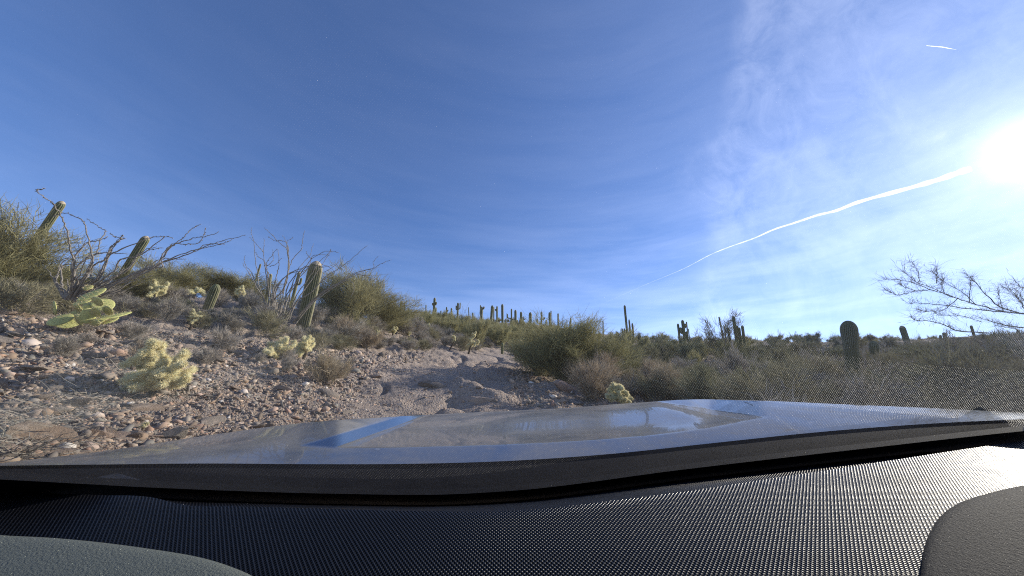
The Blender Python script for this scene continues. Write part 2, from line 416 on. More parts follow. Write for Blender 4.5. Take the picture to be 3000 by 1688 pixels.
def ribbons(P0, P1, P2, w0, rs):
    """many two-segment tapered ribbons as quads+tri -> arrays (V, F(quad as degenerate-free tris), tone)"""
    n = len(P0); d = P2 - P0; d /= np.linalg.norm(d, axis=1)[:, None] + 1e-9
    s = np.cross(d, rs.normal(size=(n, 3))); s /= np.linalg.norm(s, axis=1)[:, None] + 1e-9
    w = w0[:, None]
    V = np.stack([P0 - s * w, P0 + s * w, P1 - s * w * 0.75, P1 + s * w * 0.75, P2], 1).reshape(-1, 3)
    b = (np.arange(n) * 5)[:, None]
    F = np.concatenate([b + [0, 1, 3], b + [0, 3, 2], b + [2, 3, 4]], 0)
    tone = np.repeat(rs.random(n), 5)
    return V, F, tone

def bush_mesh(seed, Rx, H, limbs, twigs, tl, tw, spread=1.0, up=0.5, bare=0.0, mats=('pv_bark', 'pv_twig'), limb_r=0.03, flat=0.0):
    """returns (limb mesh, twig mesh): limbs run from the foot into an uneven crown, twigs leave them in sprays"""
    rs = np.random.default_rng(seed); random.seed(seed)
    V, F, T = [], [], []; starts = []; dirs = []; wts = []
    for i in range(limbs):
        a_ = 2 * math.pi * (i + rs.random() * 0.8) / limbs; el = rs.uniform(0.15, 1.0) ** 0.8
        tip = np.array([math.cos(a_) * Rx * math.cos(el * 1.4) * rs.uniform(0.75, 1.1) * spread, math.sin(a_) * Rx * math.cos(el * 1.4) * rs.uniform(0.75, 1.1) * spread,
                        H * (0.25 + 0.75 * math.sin(el * 1.5)) * rs.uniform(0.72, 1.0)])
        m = tip * np.array([0.3, 0.3, 0.5]) + rs.normal(size=3) * Rx * 0.08
        pts = []
        for t in np.linspace(0, 1, 7):
            p = (1 - t) ** 2 * np.zeros(3) + 2 * t * (1 - t) * m + t * t * tip
            pts.append(p + rs.normal(size=3) * Rx * 0.025 * t)
        pts = np.array(pts); rad = limb_r * np.linspace(1, 0.2, 7) * rs.uniform(0.6, 1)
        tube(pts, rad, 5, True, V=V, F=F, T=T)
        w = rs.uniform(0.5, 1.5)
        for t in np.linspace(0.2, 1, 14):
            k = t * 6; i0 = min(int(k), 5); p = pts[i0] * (1 - (k - i0)) + pts[i0 + 1] * (k - i0)
            starts.append(p); dirs.append(pts[i0 + 1] - pts[i0]); wts.append(w * (0.3 + t))
            # secondary limbs
        for q in range(3):
            t0 = rs.integers(2, 6); p = pts[t0]; dd = pts[t0] - pts[t0 - 1]; dd = dd / np.linalg.norm(dd) + rs.normal(size=3) * 0.55 + np.array([0, 0, 0.2])
            dd /= np.linalg.norm(dd); ln = Rx * rs.uniform(0.3, 0.6)
            e = [p + dd * ln * s + rs.normal(size=3) * 0.02 * Rx * s for s in np.linspace(0, 1, 5)]
            tube(e, rad[t0] * np.linspace(0.7, 0.15, 5), 4, True, V=V, F=F, T=T)
            for s in range(1, 5): starts.append(e[s]); dirs.append(dd); wts.append(w * 0.9)
    starts = np.array(starts); dirs = np.array(dirs); dirs /= np.linalg.norm(dirs, axis=1)[:, None] + 1e-9
    wts = np.array(wts); wts /= wts.sum()
    # clumps: each clump starts at one point and sprays
    nc = max(8, twigs // 14); ci = rs.choice(len(starts), nc, p=wts)
    cc = starts[ci] + rs.normal(size=(nc, 3)) * Rx * 0.07
    rad_ = cc * np.array([1, 1, 0.35]); rad_ /= np.linalg.norm(rad_, axis=1)[:, None] + 1e-9
    cd = dirs[ci] * 0.6 + rad_ * 0.6 + np.array([0, 0, up]) + rs.normal(size=(nc, 3)) * 0.35
    idx = rs.integers(0, nc, twigs)
    P0 = cc[idx] + rs.normal(size=(twigs, 3)) * Rx * 0.05
    d = cd[idx] / np.linalg.norm(cd[idx], axis=1)[:, None] + rs.normal(size=(twigs, 3)) * 0.42
    d[:, 2] *= (1 - flat); d /= np.linalg.norm(d, axis=1)[:, None]
    ln = tl * rs.uniform(0.4, 1.25, twigs)[:, None]
    P1 = P0 + d * ln * 0.5 + rs.normal(size=(twigs, 3)) * ln * 0.07
    P2 = P0 + d * ln + rs.normal(size=(twigs, 3)) * ln * 0.13
    P0[:, 2] = np.maximum(P0[:, 2], 0.01)
    V2, F2, T2 = ribbons(P0, P1, P2, tw * rs.uniform(0.6, 1.3, twigs), rs)
    T2 = np.clip(0.6 * T2 + 0.4 * np.repeat(rs.random(nc)[idx], 5), 0, 1)
    V2[:, 2] = np.maximum(V2[:, 2], -0.03)
    return (meshdata('limbs', np.array(V), F, M[mats[0]], True), meshdata('twigs', V2, F2, M[mats[1]], False, T2))
def bush_thing(name, proto, loc, s, rot, label, cat, group, parts=('trunk', 'crown'), tilt=(0, 0)):
    o = empty(name, tuple(loc)); o.scale = (s, s, s) if np.isscalar(s) else s; o.rotation_euler = (tilt[0], tilt[1], rot)
    a_ = link(parts[0], proto[0], o); b_ = link(parts[1], proto[1], o)
    tag(o, label, cat, group); return o

# ------------------------------------------------------------------ saguaros
def saguaro_mesh(path, radii, ribs=18, seg=None):
    k = ribs * 4
    V, F, T = tube(path, radii, k, True, 0.17, ribs)
    return V, F, T
def dome_path(foot, top, r, bulge=0.0, n=14, taper=0.9):
    """centre line and radii of a saguaro column from foot to a rounded top"""
    foot = np.asarray(foot, float); top = np.asarray(top, float)
    ax = top - foot; Ht = np.linalg.norm(ax); ax = ax / Ht
    ts = list(np.linspace(0, 1 - min(0.5, r * 1.7 / Ht), n)); pts = []; rad = []
    for t in ts:
        pts.append(foot + ax * Ht * t + np.array([0.03 * r * math.sin(5 * t), 0, 0]))
        rad.append(r * (taper + (1 - taper) * math.sin(min(1, t * 1.3) * math.pi / 2)) * (1 + bulge * math.exp(-((t - 0.88) / 0.13) ** 2)))
    p0 = pts[-1]; r0 = rad[-1]; rest = Ht - Ht * ts[-1]
    for a_ in np.linspace(0.15, 1.5, 8):
        pts.append(p0 + ax * rest * math.sin(a_)); rad.append(max(0.004, r0 * math.cos(a_)))
    return pts, rad
def saguaro(foot, top, r, label, arms=(), ribs=14, group='saguaros', detail=True, bulge=0.0, crown=True):
    """arms: (height fraction, side angle, out, rise, radius factor)"""
    foot = np.asarray(foot, float); top = np.asarray(top, float)
    o = empty('saguaro', tuple(foot)); tag(o, label, 'saguaro cactus', group)
    rel = top - foot
    pts, rad = dome_path(-0.12 * rel / np.linalg.norm(rel), rel, r, bulge)
    V, F, T = tube(pts, rad, ribs * (4 if detail else 2), True, 0.22, ribs)
    link('stem', meshdata('stem', np.array(V), F, M['saguaro'], True, T), o)
    if crown:
        V, F, T = tube(pts[-5:], [q * 1.03 for q in rad[-5:]], 16, True)
        link('crown_tip', meshdata('crown_tip', np.array(V), F, M['crown_spine'], True), o)
    for (hf, side, out, rise, rf) in arms:
        b = rel * hf; ar = r * rf
        dx = np.array([RGT[0], RGT[1], 0]) * math.cos(side) + np.array([-RGT[1], RGT[0], 0]) * math.sin(side); dx /= np.linalg.norm(dx)
        up_ = rel / np.linalg.norm(rel)
        p = [b, b + dx * (out * 0.5), b + dx * (out * 0.85) + up_ * ar * 0.5, b + dx * out + up_ * ar * 1.8]
        p += [b + dx * out + up_ * (ar * 1.8 + (rise - ar * 1.8) * t) for t in (0.3, 0.6, 0.85)]
        q = b + dx * out + up_ * (ar * 1.8 + (rise - ar * 1.8) * 0.85); rest = rise * 0.15 + ar * 0.3
        rr = [ar * 0.6, ar * 0.75, ar * 0.9, ar, ar, ar, ar]
        for a_ in (0.4, 0.8, 1.2, 1.5):
            p.append(q + up_ * rest * math.sin(a_)); rr.append(max(0.004, ar * math.cos(a_)))
        V, F, T = tube(p, rr, ribs * 2, True, 0.2, ribs // 2 * 2)
        link('arm', meshdata('arm', np.array(V), F, M['saguaro'], True, T), o)
    return o
def sag_px(top, base, wpx, d, label, arms=(), **k):
    """a saguaro whose foot stands on the ground in the direction of base, d away; its tip lies on the ray through top"""
    f = ground_at(base[0], base[1], d)
    Df = f @ FWD
    t = ray(*top) * Df
    # keep the tip near the foot's own depth, so the column stands up
    r = wpx / 2 / FPX * Df
    return saguaro(f, t, r, label, arms, **k)
PI = math.pi
# the near and middle saguaros
sag_px((185, 590), (38, 800), 19, 13.5, 'leaning saguaro column rising out of the leftmost palo verde', group=None, ribs=12)
sag_px((432, 692), (318, 868), 21, 13.2, 'slim leaning saguaro behind the left ocotillo canes', group=None, ribs=12)
sag_px((637, 833), (612, 893), 25, 13, 'short young barrel shaped saguaro among grey shrubs between the two ocotillos', group=None, ribs=14, crown=False)
sag_px((764, 773), (738, 868), 5, 24, 'thin distant saguaro behind the second ocotillo, farthest left of its canes', group=None, detail=False)
sag_px((794, 802), (783, 880), 9, 19, 'short fat saguaro half hidden inside the second ocotillo', group=None, detail=False)
sag_px((878, 797), (858, 880), 9, 26, 'thin saguaro with a small side arm behind the second ocotillo, next to the large column', ((0.72, 0, 0.22, 0.4, 0.7),), group=None, detail=False)
sag_px((930, 765), (886, 962), 38, 12, 'large ribbed saguaro leaning right beside the second ocotillo', group=None, ribs=20)
sag_px((1115, 852), (1108, 925), 6, 35, 'thin saguaro tip above the right end of the large green palo verde', group=None, detail=False)
sag_px((1176, 881), (1172, 925), 6, 38, 'small saguaro tip just right of the large green palo verde', group=None, detail=False)
# fine lookers on the skyline: zoom coordinates of the hill crop
def z3(x, y): return (1100 + x * .3106, 820 + y * .3106)
SK = [  # x, top, foot, width, distance, arms, label
 (245, 200, 330, 12, 46, (), 'saguaro on the hill crest, second from the palo verde at left'),
 (275, 215, 340, 8, 50, (), 'very thin saguaro pole at the left end of the crest row'),
 (477, 235, 350, 9, 52, (), 'short thin saguaro left of the one with two tiny arms'),
 (560, 168, 350, 20, 50, ((0.72, 0, .35, .45, .6), (0.70, PI, .35, .35, .6)), 'saguaro with two tiny arms near its tip, tallest at the left of the crest'),
 (571, 260, 350, 15, 54, (), 'short stub saguaro right beside the one with two tiny arms'),
 (618, 290, 360, 10, 58, (), 'tiny saguaro stub on the crest'),
 (672, 255, 370, 12, 58, ((0.68, 0, .3, .3, .7),), 'short saguaro with one stubby right arm on the left half of the crest'),
 (717, 265, 380, 14, 58, (), 'plain short saguaro on the left half of the crest'),
 (779, 215, 400, 17, 52, ((0.7, 0, .45, 1.1, .6), (0.66, PI, .35, .7, .6)), 'saguaro with two raised arms like a fork, on the left half of the crest'),
 (878, 258, 400, 7, 62, (), 'needle thin saguaro right of the forked one'),
 (918, 308, 410, 14, 60, (), 'low plain saguaro among the brush left of the crooked armed one'),
 (991, 238, 400, 10, 62, (), 'thin saguaro directly behind the one with a drooping top arm'),
 (1003, 252, 400, 23, 52, ((0.86, 0, .45, .4, .6),), 'thick saguaro with a short crooked arm at its top'),
 (1103, 240, 400, 23, 52, (), 'thick saguaro leaning slightly right at the middle of the crest'),
 (1117, 255, 390, 10, 60, (), 'thin saguaro touching the thick leaning one'),
 (1147, 247, 400, 15, 56, ((0.75, PI, .35, .3, .7),), 'saguaro with one small left arm at the middle of the crest'),
 (1197, 228, 475, 21, 46, (), 'tallest plain saguaro column at the middle of the crest'),
 (1240, 315, 400, 6, 64, (), 'tiny thin saguaro behind the brush right of the tallest column'),
 (1283, 272, 440, 13, 54, ((0.45, 0, .95, .9, .9), (0.5, PI, .9, .7, .9)), 'candelabra saguaro with upturned arms at mid crest'),
 (1321, 283, 450, 21, 50, (), 'stout plain saguaro right of the mid crest candelabra'),
 (1340, 378, 450, 14, 52, (), 'short saguaro stub leaning right at the foot of the stout one'),
 (1374, 300, 470, 21, 50, (), 'stout saguaro paired with a small armed one'),
 (1394, 345, 460, 12, 54, ((0.72, 0, .4, .35, .8), (0.72, PI, .4, .3, .8)), 'small saguaro with two stubby arms beside a stout column'),
 (1462, 305, 470, 27, 46, (), 'fattest saguaro column on the right part of the crest'),
 (1495, 380, 430, 6, 64, (), 'tiny saguaro spike right of the fattest column'),
 (1565, 300, 480, 14, 50, ((0.42, 0, .95, .85, 1), (0.48, PI, .85, .8, 1), (0.66, 0.1, .6, .35, .8)), 'candelabra saguaro with three arms left of the central palo verde'),
 (1642, 305, 470, 17, 48, (), 'left one of the saguaro pair touching each other behind the central palo verde'),
 (1656, 290, 460, 10, 52, (), 'right, thinner one of the saguaro pair behind the central palo verde'),
 (1723, 315, 450, 13, 52, (), 'saguaro showing through the top twigs of the central palo verde'),
 (1842, 358, 480, 14, 50, (), 'short saguaro above the right side of the central palo verde'),
 (2146, 385, 520, 10, 50, (), 'thin saguaro between the central palo verde and the big candelabra'),
 (795, 390, 490, 9, 36, (), 'pale thin saguaro standing below the crest in green brush'),
 (1197, 593, 690, 25, 20, (), 'left one of two knee high dark saguaros flanking the head of the trail'),
 (1325, 600, 705, 23, 20, (), 'right one of two knee high dark saguaros flanking the head of the trail'),
]
for (x, t, f, w, d, arms, lb) in SK:
    lean = {1103: -14, 1003: -6, 1462: -6, 1340: -14, 560: -8, 571: 0, 779: -6}.get(x, random.uniform(-2, 2))
    tip = z3(x, t); ft = z3(x + lean, f)
    arms = tuple((h_, a_, o_ * .72, r_ * .85, f_) for h_, a_, o_, r_, f_ in arms)
    sag_px(tip, ft, w * .36, d, lb, arms, detail=False, group='saguaros on the hill crest', ribs=10, crown=False)
# right hand side
def z4(x, y): return (1800 + x * .276, 850 + y * .276)
def z5(x, y): return (2400 + x * .3659, 720 + y * .3659)
G = 'saguaros on the right hand slope'
sag_px(z4(108, 160), z4(148, 590), 6.5, 32, 'big candelabra saguaro with a tall spear and four upturned arms', ((0.30, 0, .52, 1.55, .9), (0.31, 0.25, .31, 1.85, .8), (0.30, PI, .40, 1.05, .9), (0.33, PI - .3, .2, .95, .7)), group=None, ribs=12)
sag_px(z4(674, 355), z4(688, 520), 6.5, 34, 'plain single saguaro left of the knobby one', group=G, detail=False)
sag_px(z4(722, 316), z4(738, 520), 8.5, 34, 'knobby saguaro with lumpy short arms stacked up its stem', ((0.5, 0, .24, .55, .8), (0.62, PI, .24, .5, .8), (0.78, 0.2, .2, .35, .8), (0.3, PI, .22, .4, .9)), group=G, detail=False)
sag_px(z4(765, 335), z4(768, 470), 3.6, 38, 'thin pole saguaro just right of the knobby one', group=G, detail=False)
sag_px(z4(785, 410), z4(788, 470), 2.5, 40, 'smallest thin saguaro right of the knobby one', group=G, detail=False)
sag_px(z4(1110, 283), z4(1145, 470), 4.2, 30, 'tapering saguaro leaning left inside the wispy bush', group=G, detail=False)
sag_px(z4(1163, 375), z4(1170, 480), 3.2, 30, 'small saguaro right of the leaning one in the wispy bush', group=G, detail=False)
sag_px(z4(1202, 393), z4(1230, 560), 6.5, 27, 'short leaning saguaro left of the tall clump', group=G, detail=False)
sag_px(z4(1262, 273), z4(1288, 580), 8.6, 26, 'tall dark saguaro of the right hand clump', group=G, ribs=12)
sag_px(z4(1303, 375), z4(1312, 560), 6.4, 27, 'first short column right of the tall dark saguaro', group=G, detail=False)
sag_px(z4(1325, 396), z4(1334, 560), 5.6, 27, 'lowest short column in the middle of the right hand clump', group=G, detail=False)
sag_px(z4(1357, 374), z4(1366, 580), 7.6, 26, 'rightmost column of the right hand clump', group=G, detail=False)
sag_px(z5(232, 600), z5(270, 1130), 33, 8.4, 'nearest saguaro with a bulbous head standing at the right by the hood', group=None, ribs=26, bulge=0.2, crown=False)
sag_px(z5(433, 762), z5(470, 1010), 23, 13, 'squat rounded saguaro right of the bulbous headed one', group=G, ribs=14, crown=False)
sag_px(z5(660, 641), z5(725, 840), 14, 20, 'leaning saguaro with a dark tip on the right hand slope', group=G, detail=False)
sag_px(z5(1000, 694), z5(1025, 800), 9, 26, 'short stumpy saguaro below the bare branches', group=G, detail=False)
sag_px(z5(970, 714), z5(985, 790), 6, 28, 'tiny stump saguaro left of the short stumpy one', group=G, detail=False)
sag_px(z5(1215, 638), z5(1255, 770), 6, 28, 'thin leaning saguaro seen through the bare branches', group=G, detail=False)
sag_px(z5(1590, 672), z5(1612, 760), 6, 28, 'thin saguaro at the far right edge', group=G, detail=False)

# ------------------------------------------------------------------ ocotillos
def z1(p): return (p[0] * .3036, 520 + p[1] * .3036)
def z2(p): return (500 + p[0] * .276, 620 + p[1] * .276)
OC1 = [[(620,1170),(560,1060),(540,1000),(600,830),(680,760)], [(640,1180),(620,1090),(535,1000),(455,880)],
 [(650,1180),(700,1000),(715,800),(675,680),(640,500),(590,370),(530,290),(515,255),(450,210),(360,140),(380,118),(435,115)],
 [(660,1170),(740,1000),(705,900),(720,780),(840,640),(985,600),(1035,570)],
 [(680,1170),(740,1060),(830,930),(890,820),(870,640),(820,460),(790,410),(640,345),(580,350),(515,382)],
 [(690,1160),(800,1000),(880,900),(890,770),(940,720),(975,600),(1020,520),(950,480),(840,400)],
 [(700,1160),(900,1000),(1000,870),(1060,700),(1100,650),(1180,590),(1110,575),(1060,540)],
 [(700,1170),(820,1060),(960,980),(1030,800),(1090,690),(1150,610),(1210,585)],
 [(720,1170),(900,1050),(1100,900),(1170,790),(1350,750),(1590,580),(1670,585)],
 [(720,1180),(950,1040),(1200,900),(1340,740),(1500,690),(1575,680)],
 [(700,1180),(1000,1050),(1300,920),(1500,850),(1700,760),(1976,670),(2150,610),(2375,557)],
 [(720,1190),(1050,1060),(1350,950),(1560,790),(1620,690),(1730,610),(1790,560),(1850,500),(1940,450)],
 [(740,1190),(1100,1030),(1400,900),(1540,830),(1730,770),(1976,680),(2140,640),(2240,600)],
 [(700,1160),(760,1060),(900,860),(1000,800),(1100,730),(1340,620),(1460,580),(1600,570)],
 [(690,1150),(730,900),(830,790),(920,745),(1000,730),(1230,735)],
 [(730,1190),(1000,1080),(1200,980),(1450,880),(1530,850),(1550,780),(1640,660),(1800,610),(1920,575),(1976,572),(2110,530)],
 [(640,1170),(600,1060),(590,940),(610,850),(730,830),(850,770)], [(650,1170),(660,1060),(650,980)], [(680,1170),(760,980),(830,800),(860,760)],
 [(700,1180),(870,1080),(1000,1020),(1180,900)], [(710,1180),(860,1080),(960,960),(1010,880),(1090,690)], [(720,1190),(1100,1100),(1300,1000),(1480,940)],
 [(670,1170),(700,1080),(690,960),(700,880)], [(735,1190),(1010,1090),(1250,960),(1420,860),(1560,790),(1790,790)],
 [(660,1175),(720,1100),(860,1000),(880,900),(900,850)], [(700,1180),(920,1080),(1080,980),(1200,870)]]
OC2 = [[(1060,1150),(1000,950),(920,800),(860,650),(790,560),(785,470)], [(1070,1150),(1010,1000),(940,800),(925,680),(900,520),(885,330),(855,230),(860,165)],
 [(1080,1150),(1040,980),(1040,850),(1010,650),(1000,560),(985,430),(990,285)], [(1040,900),(1010,570),(930,480),(900,430)],
 [(1100,1150),(1060,900),(1050,700),(1010,580),(1060,480),(1130,400)], [(1110,1150),(1080,880),(1120,700),(1150,560),(1140,400)],
 [(1130,1150),(1090,950),(1180,850),(1230,700),(1255,540),(1230,400),(1190,360),(1130,310),(1060,230),(990,170)],
 [(1140,1150),(1190,900),(1240,670),(1300,500),(1390,400),(1400,280),(1425,205)],
 [(1150,1150),(1200,950),(1280,800),(1350,620),(1450,500),(1480,460),(1515,340)],
 [(1130,1100),(1100,850),(1240,670),(1420,590),(1500,500),(1620,430),(1700,425),(1780,435)],
 [(1255,540),(1235,400),(1240,320),(1300,270)], [(1250,450),(1230,330),(1185,250)],
 [(1200,1180),(1270,1050),(1330,900),(1440,740),(1560,560),(1680,440),(1700,400)],
 [(1250,1150),(1340,960),(1500,850),(1640,700),(1850,560),(1990,440),(2085,360)],
 [(1300,1170),(1480,980),(1700,800),(1850,720),(2000,640),(2150,600),(2260,540),(2345,515)],
 [(1300,1180),(1500,950),(1750,780),(1900,700),(1980,670),(2060,680),(2130,715)], [(2000,640),(2150,600),(2150,540),(2205,470)],
 [(1350,1150),(1550,900),(1800,760),(1920,740),(1945,830),(1920,900)], [(1150,1150),(1210,1000),(1240,800),(1400,600),(1560,600),(1750,560)],
 [(1180,1150),(1250,900),(1340,760),(1420,600),(1600,560),(1740,640),(1620,720)], [(985,430),(930,370),(840,270)],
 [(1090,1150),(1030,1020),(980,930),(930,860)], [(1120,1150),(1150,980),(1170,860),(1130,780),(1080,740)], [(1850,720),(1900,650),(1945,570)],
 [(1010,580),(1050,560),(1090,500),(1080,400)], [(1200,1150),(1300,1000),(1380,900),(1420,820)], [(1500,500),(1460,470),(1440,420)], [(1640,640),(1760,560),(1780,520)]]
def ocotillo(canes, conv, d, label, w_near, seed):
    rs = np.random.default_rng(seed)
    b = np.mean([conv(c[0]) for c in canes if len(c) > 3], axis=0)
    foot = ground_at(b[0], b[1], d); D0 = foot @ FWD
    o = empty('ocotillo', tuple(foot)); tag(o, label, 'ocotillo')
    for ci, c in enumerate(list(canes) + [[(p[0] + (rs.normal() * 9 + q * 16 - 8 * i) * (.3 + i / len(c)), p[1] + rs.normal() * 6 * i) for i, p in enumerate(c[:max(3, len(c) - 1)])] for q, c in enumerate(canes[::3]) if len(c) > 3]):
        px = np.array([conv(p) for p in c]); n = len(px)
        # catmull-rom through the traced points
        P_ = np.vstack([2 * px[0] - px[1], px, 2 * px[-1] - px[-2]]); out = []
        for i in range(1, n):
            for t in np.linspace(0, 1, 6, endpoint=False):
                a0, a1, a2, a3 = P_[i - 1], P_[i], P_[i + 1], P_[i + 2]
                out.append(0.5 * (2 * a1 + (a2 - a0) * t + (2 * a0 - 5 * a1 + 4 * a2 - a3) * t * t + (3 * a1 - a0 - 3 * a2 + a3) * t ** 3))
        out.append(px[-1]); out = np.array(out)
        L_ = np.concatenate([[0], np.cumsum(np.linalg.norm(np.diff(out, axis=0), axis=1))]); 
        lean = rs.uniform(-0.45, 0.45)      # how much the cane leans toward or away from the road
        pts = [ray(*q) * (D0 * (1 + lean * l / 1000)) + rs.normal(size=3) * 0.006 for q, l in zip(out, L_)]
        tot_ = L_[-1] + 1e-6
        start = 1.0 if conv(c[0])[1] > b[1] - 20 else 0.5
        rad = [max(0.0035, (w_near * start) * (1 - 0.8 * (l / tot_) ** 0.8)) * rs.uniform(0.85, 1.15) for l in L_]
        V, F, T = tube(np.array(pts) - foot, rad, 6, True)
        # short thorns and leaf stubs
        pts = np.array(pts) - foot
        for q in range(0, len(pts) - 1):
            for _ in range(3):
                p = pts[q] + (pts[q + 1] - pts[q]) * rs.random(); dd = rs.normal(size=3); dd /= np.linalg.norm(dd)
                s_ = rs.normal(size=3) * 0.004; bi = len(V)
                V += [p - s_, p + s_, p + dd * (rad[q] + 0.02)]; T += [0, 0, 1]; F.append((bi, bi + 1, bi + 2))
        link('cane', meshdata('cane', np.array(V), F, M['ocotillo'], True), o)
    return o
ocotillo(OC1, z1, 9.6, 'large grey ocotillo at the left with long canes sweeping right behind the prickly pear', 0.019, 1)
ocotillo(OC2, z2, 11.5, 'bare grey ocotillo fanned out beside the large leaning saguaro', 0.020, 2)
def free_ocotillo(foot, h, n, seed, label, group=None):
    rs = np.random.default_rng(seed); o = empty('ocotillo', tuple(foot)); tag(o, label, 'ocotillo', group)
    for i in range(n):
        a_ = rs.uniform(0, 2 * PI); sp = rs.uniform(0.1, 0.6) * h; hh = h * rs.uniform(0.7, 1)
        pts = [np.array([math.cos(a_) * sp * t ** 1.3, math.sin(a_) * sp * t ** 1.3, hh * t * (1 - 0.12 * t)]) + rs.normal(size=3) * 0.02 for t in np.linspace(0, 1, 9)]
        V, F, T = tube(pts, [0.022 * (1 - 0.75 * t) for t in np.linspace(0, 1, 9)], 5, True)
        link('cane', meshdata('cane', np.array(V), F, M['ocotillo'], True), o)
    return o
free_ocotillo(ground_at(1388, 985, 30), 3.0, 12, 5, 'distant ocotillo fan in the brush below the hill crest')
free_ocotillo(ground_at(1352, 925, 50), 4.0, 7, 6, 'two caned wispy ocotillo on the crest between saguaros')

# ------------------------------------------------------------------ chollas
def spiny(V, F, T, p, d, ln, r, rs, nsp, sl):
    """one fuzzy joint: spines standing off a capsule from p along d"""
    d = d / np.linalg.norm(d); a_ = np.cross(d, [0.3, 0.5, 0.8]); a_ /= np.linalg.norm(a_); b_ = np.cross(d, a_)
    t = rs.uniform(-0.15, 1.15, nsp); th = rs.uniform(0, 2 * PI, nsp)
    rr = r * np.sqrt(np.clip(1 - ((t - 0.5) / 0.68) ** 4, 0.05, 1))
    n_r = np.cos(th)[:, None] * a_ + np.sin(th)[:, None] * b_
    c = p + d * (t * ln)[:, None]
    s0 = c + n_r * rr[:, None] * 0.55
    dr = n_r + d * ((t - 0.5) * 1.3)[:, None] + rs.normal(size=(nsp, 3)) * 0.45; dr /= np.linalg.norm(dr, axis=1)[:, None]
    s1 = s0 + dr * sl * rs.uniform(0.6, 1.2, nsp)[:, None]
    s = np.cross(dr, rs.normal(size=(nsp, 3))); s /= np.linalg.norm(s, axis=1)[:, None]; s *= sl * 0.085
    vv = np.stack([s0 - s, s0 + s, s1], 1).reshape(-1, 3)
    b0 = sum(len(q) for q in V); V.append(vv); F.append(b0 + np.arange(nsp * 3).reshape(-1, 3)); T.append(np.repeat(rs.random(nsp), 3))
def cholla_mesh(seed, W_, H, nj, jl, jr, nsp, trunk=0.35, lean=(0, 0)):
    rs = np.random.default_rng(seed)
    Vt, Ft, Tt = [], [], []; Vc, Fc, Tc = [], [], []; Vs, Fs, Ts = [], [], []
    top = np.array([lean[0], lean[1], trunk * H])
    tube([np.zeros(3) - [0, 0, .05], top * 0.5 + rs.normal(size=3) * 0.01, top], [jr * 1.0, jr * 0.95, jr * 0.8], 8, True, V=Vt, F=Ft, T=Tt)
    tips = [(top, np.array([0, 0, 1.0]))]; nb = max(3, nj // 9)
    for i in range(nb):
        a_ = 2 * PI * i / nb + rs.random(); dd = np.array([math.cos(a_), math.sin(a_), rs.uniform(0.15, 0.8)])
        tips.append((top * rs.uniform(0.5, 1.0), dd))
    n = 0; q = list(tips); 
    while n < nj and q:
        k = rs.integers(0, len(q)) if n > nb else n % len(q)
        p, dd = q.pop(k)
        dd = dd / np.linalg.norm(dd)
        e = p + dd * jl * rs.uniform(0.7, 1.1)
        # stay inside the crown
        ok = (e[0] - top[0]) ** 2 / (W_ / 2) ** 2 + (e[1] - top[1]) ** 2 / (W_ / 2) ** 2 + max(0, e[2]) ** 2 / H ** 2 < 1.12 and e[2] > 0.02
        if not ok:
            if rs.random() < 0.6: dd = dd * 0.4 + (top + [0, 0, H * .3] - p); dd /= np.linalg.norm(dd); e = p + dd * jl * 0.6
            if e[2] < 0.02: continue
        tube([p, p + (e - p) * .3, p + (e - p) * .8, e], [jr * .6, jr, jr * .95, jr * .5], 7, True, V=Vc, F=Fc, T=Tc)
        spiny(Vs, Fs, Ts, p, e - p, np.linalg.norm(e - p), jr * 1.25, rs, nsp, jr * 1.0)
        for _ in range(rs.integers(2, 4)):
            nd = dd * 0.55 + rs.normal(size=3) * 0.75 + np.array([0, 0, 0.35]); q.append((p + (e - p) * rs.uniform(0.6, 1.0), nd))
        n += 1
    out = [meshdata('trunk', np.array(Vt), Ft, M['cholla_trunk'], True), meshdata('joints', np.array(Vc), Fc, M['cholla_core'], True),
           meshdata('spines', np.concatenate(Vs), np.concatenate(Fs), M['cholla_spine'], False, np.concatenate(Ts))]
    return out
def cholla(meshes, foot, label, s=1.0, rot=0.0, group=None):
    o = empty('cholla', tuple(foot)); o.scale = (s, s, s); o.rotation_euler = (0, 0, rot); tag(o, label, 'cholla cactus', group)
    link('trunk', meshes[0], o); j = link('branches', meshes[1], o); link('spines', meshes[2], j); return o
cholla(cholla_mesh(11, 1.08, 0.52, 110, .12, .036, 480, .34), ground_at(440, 1165, 5.5), 'large fuzzy yellow cholla on the rubble bank, nearest to the camera', rot=0.6)
cholla(cholla_mesh(12, 0.72, 0.42, 60, .10, .032, 300, .3), ground_at(810, 1045, 8.3), 'left lobe of the twin pale cholla in the middle of the bank', 1.2, 1.0)
cholla(cholla_mesh(13, 0.62, 0.52, 60, .10, .032, 300, .45), ground_at(890, 1040, 8.7), 'right taller lobe of the twin pale cholla in the middle of the bank', 1.0, 2.0)
cholla(cholla_mesh(24, 0.66, 0.42, 60, .085, .032, 260, .25), ground_at(1822, 1192, 6.6), 'pale knuckled cholla poking up just above the hood beside the twiggy shrubs', 1.0, 0.3)
cm1 = cholla_mesh(15, 0.9, 0.8, 46, .14, .05, 140, .45); cm2 = cholla_mesh(16, 0.7, 0.75, 36, .13, .048, 140, .5)
cm3 = cholla_mesh(17, 0.55, 1.0, 16, .12, .05, 140, .75, (0.35, 0.0)); cm4 = cholla_mesh(18, 0.9, 0.9, 40, .13, .048, 140, .55, (0.1, 0))
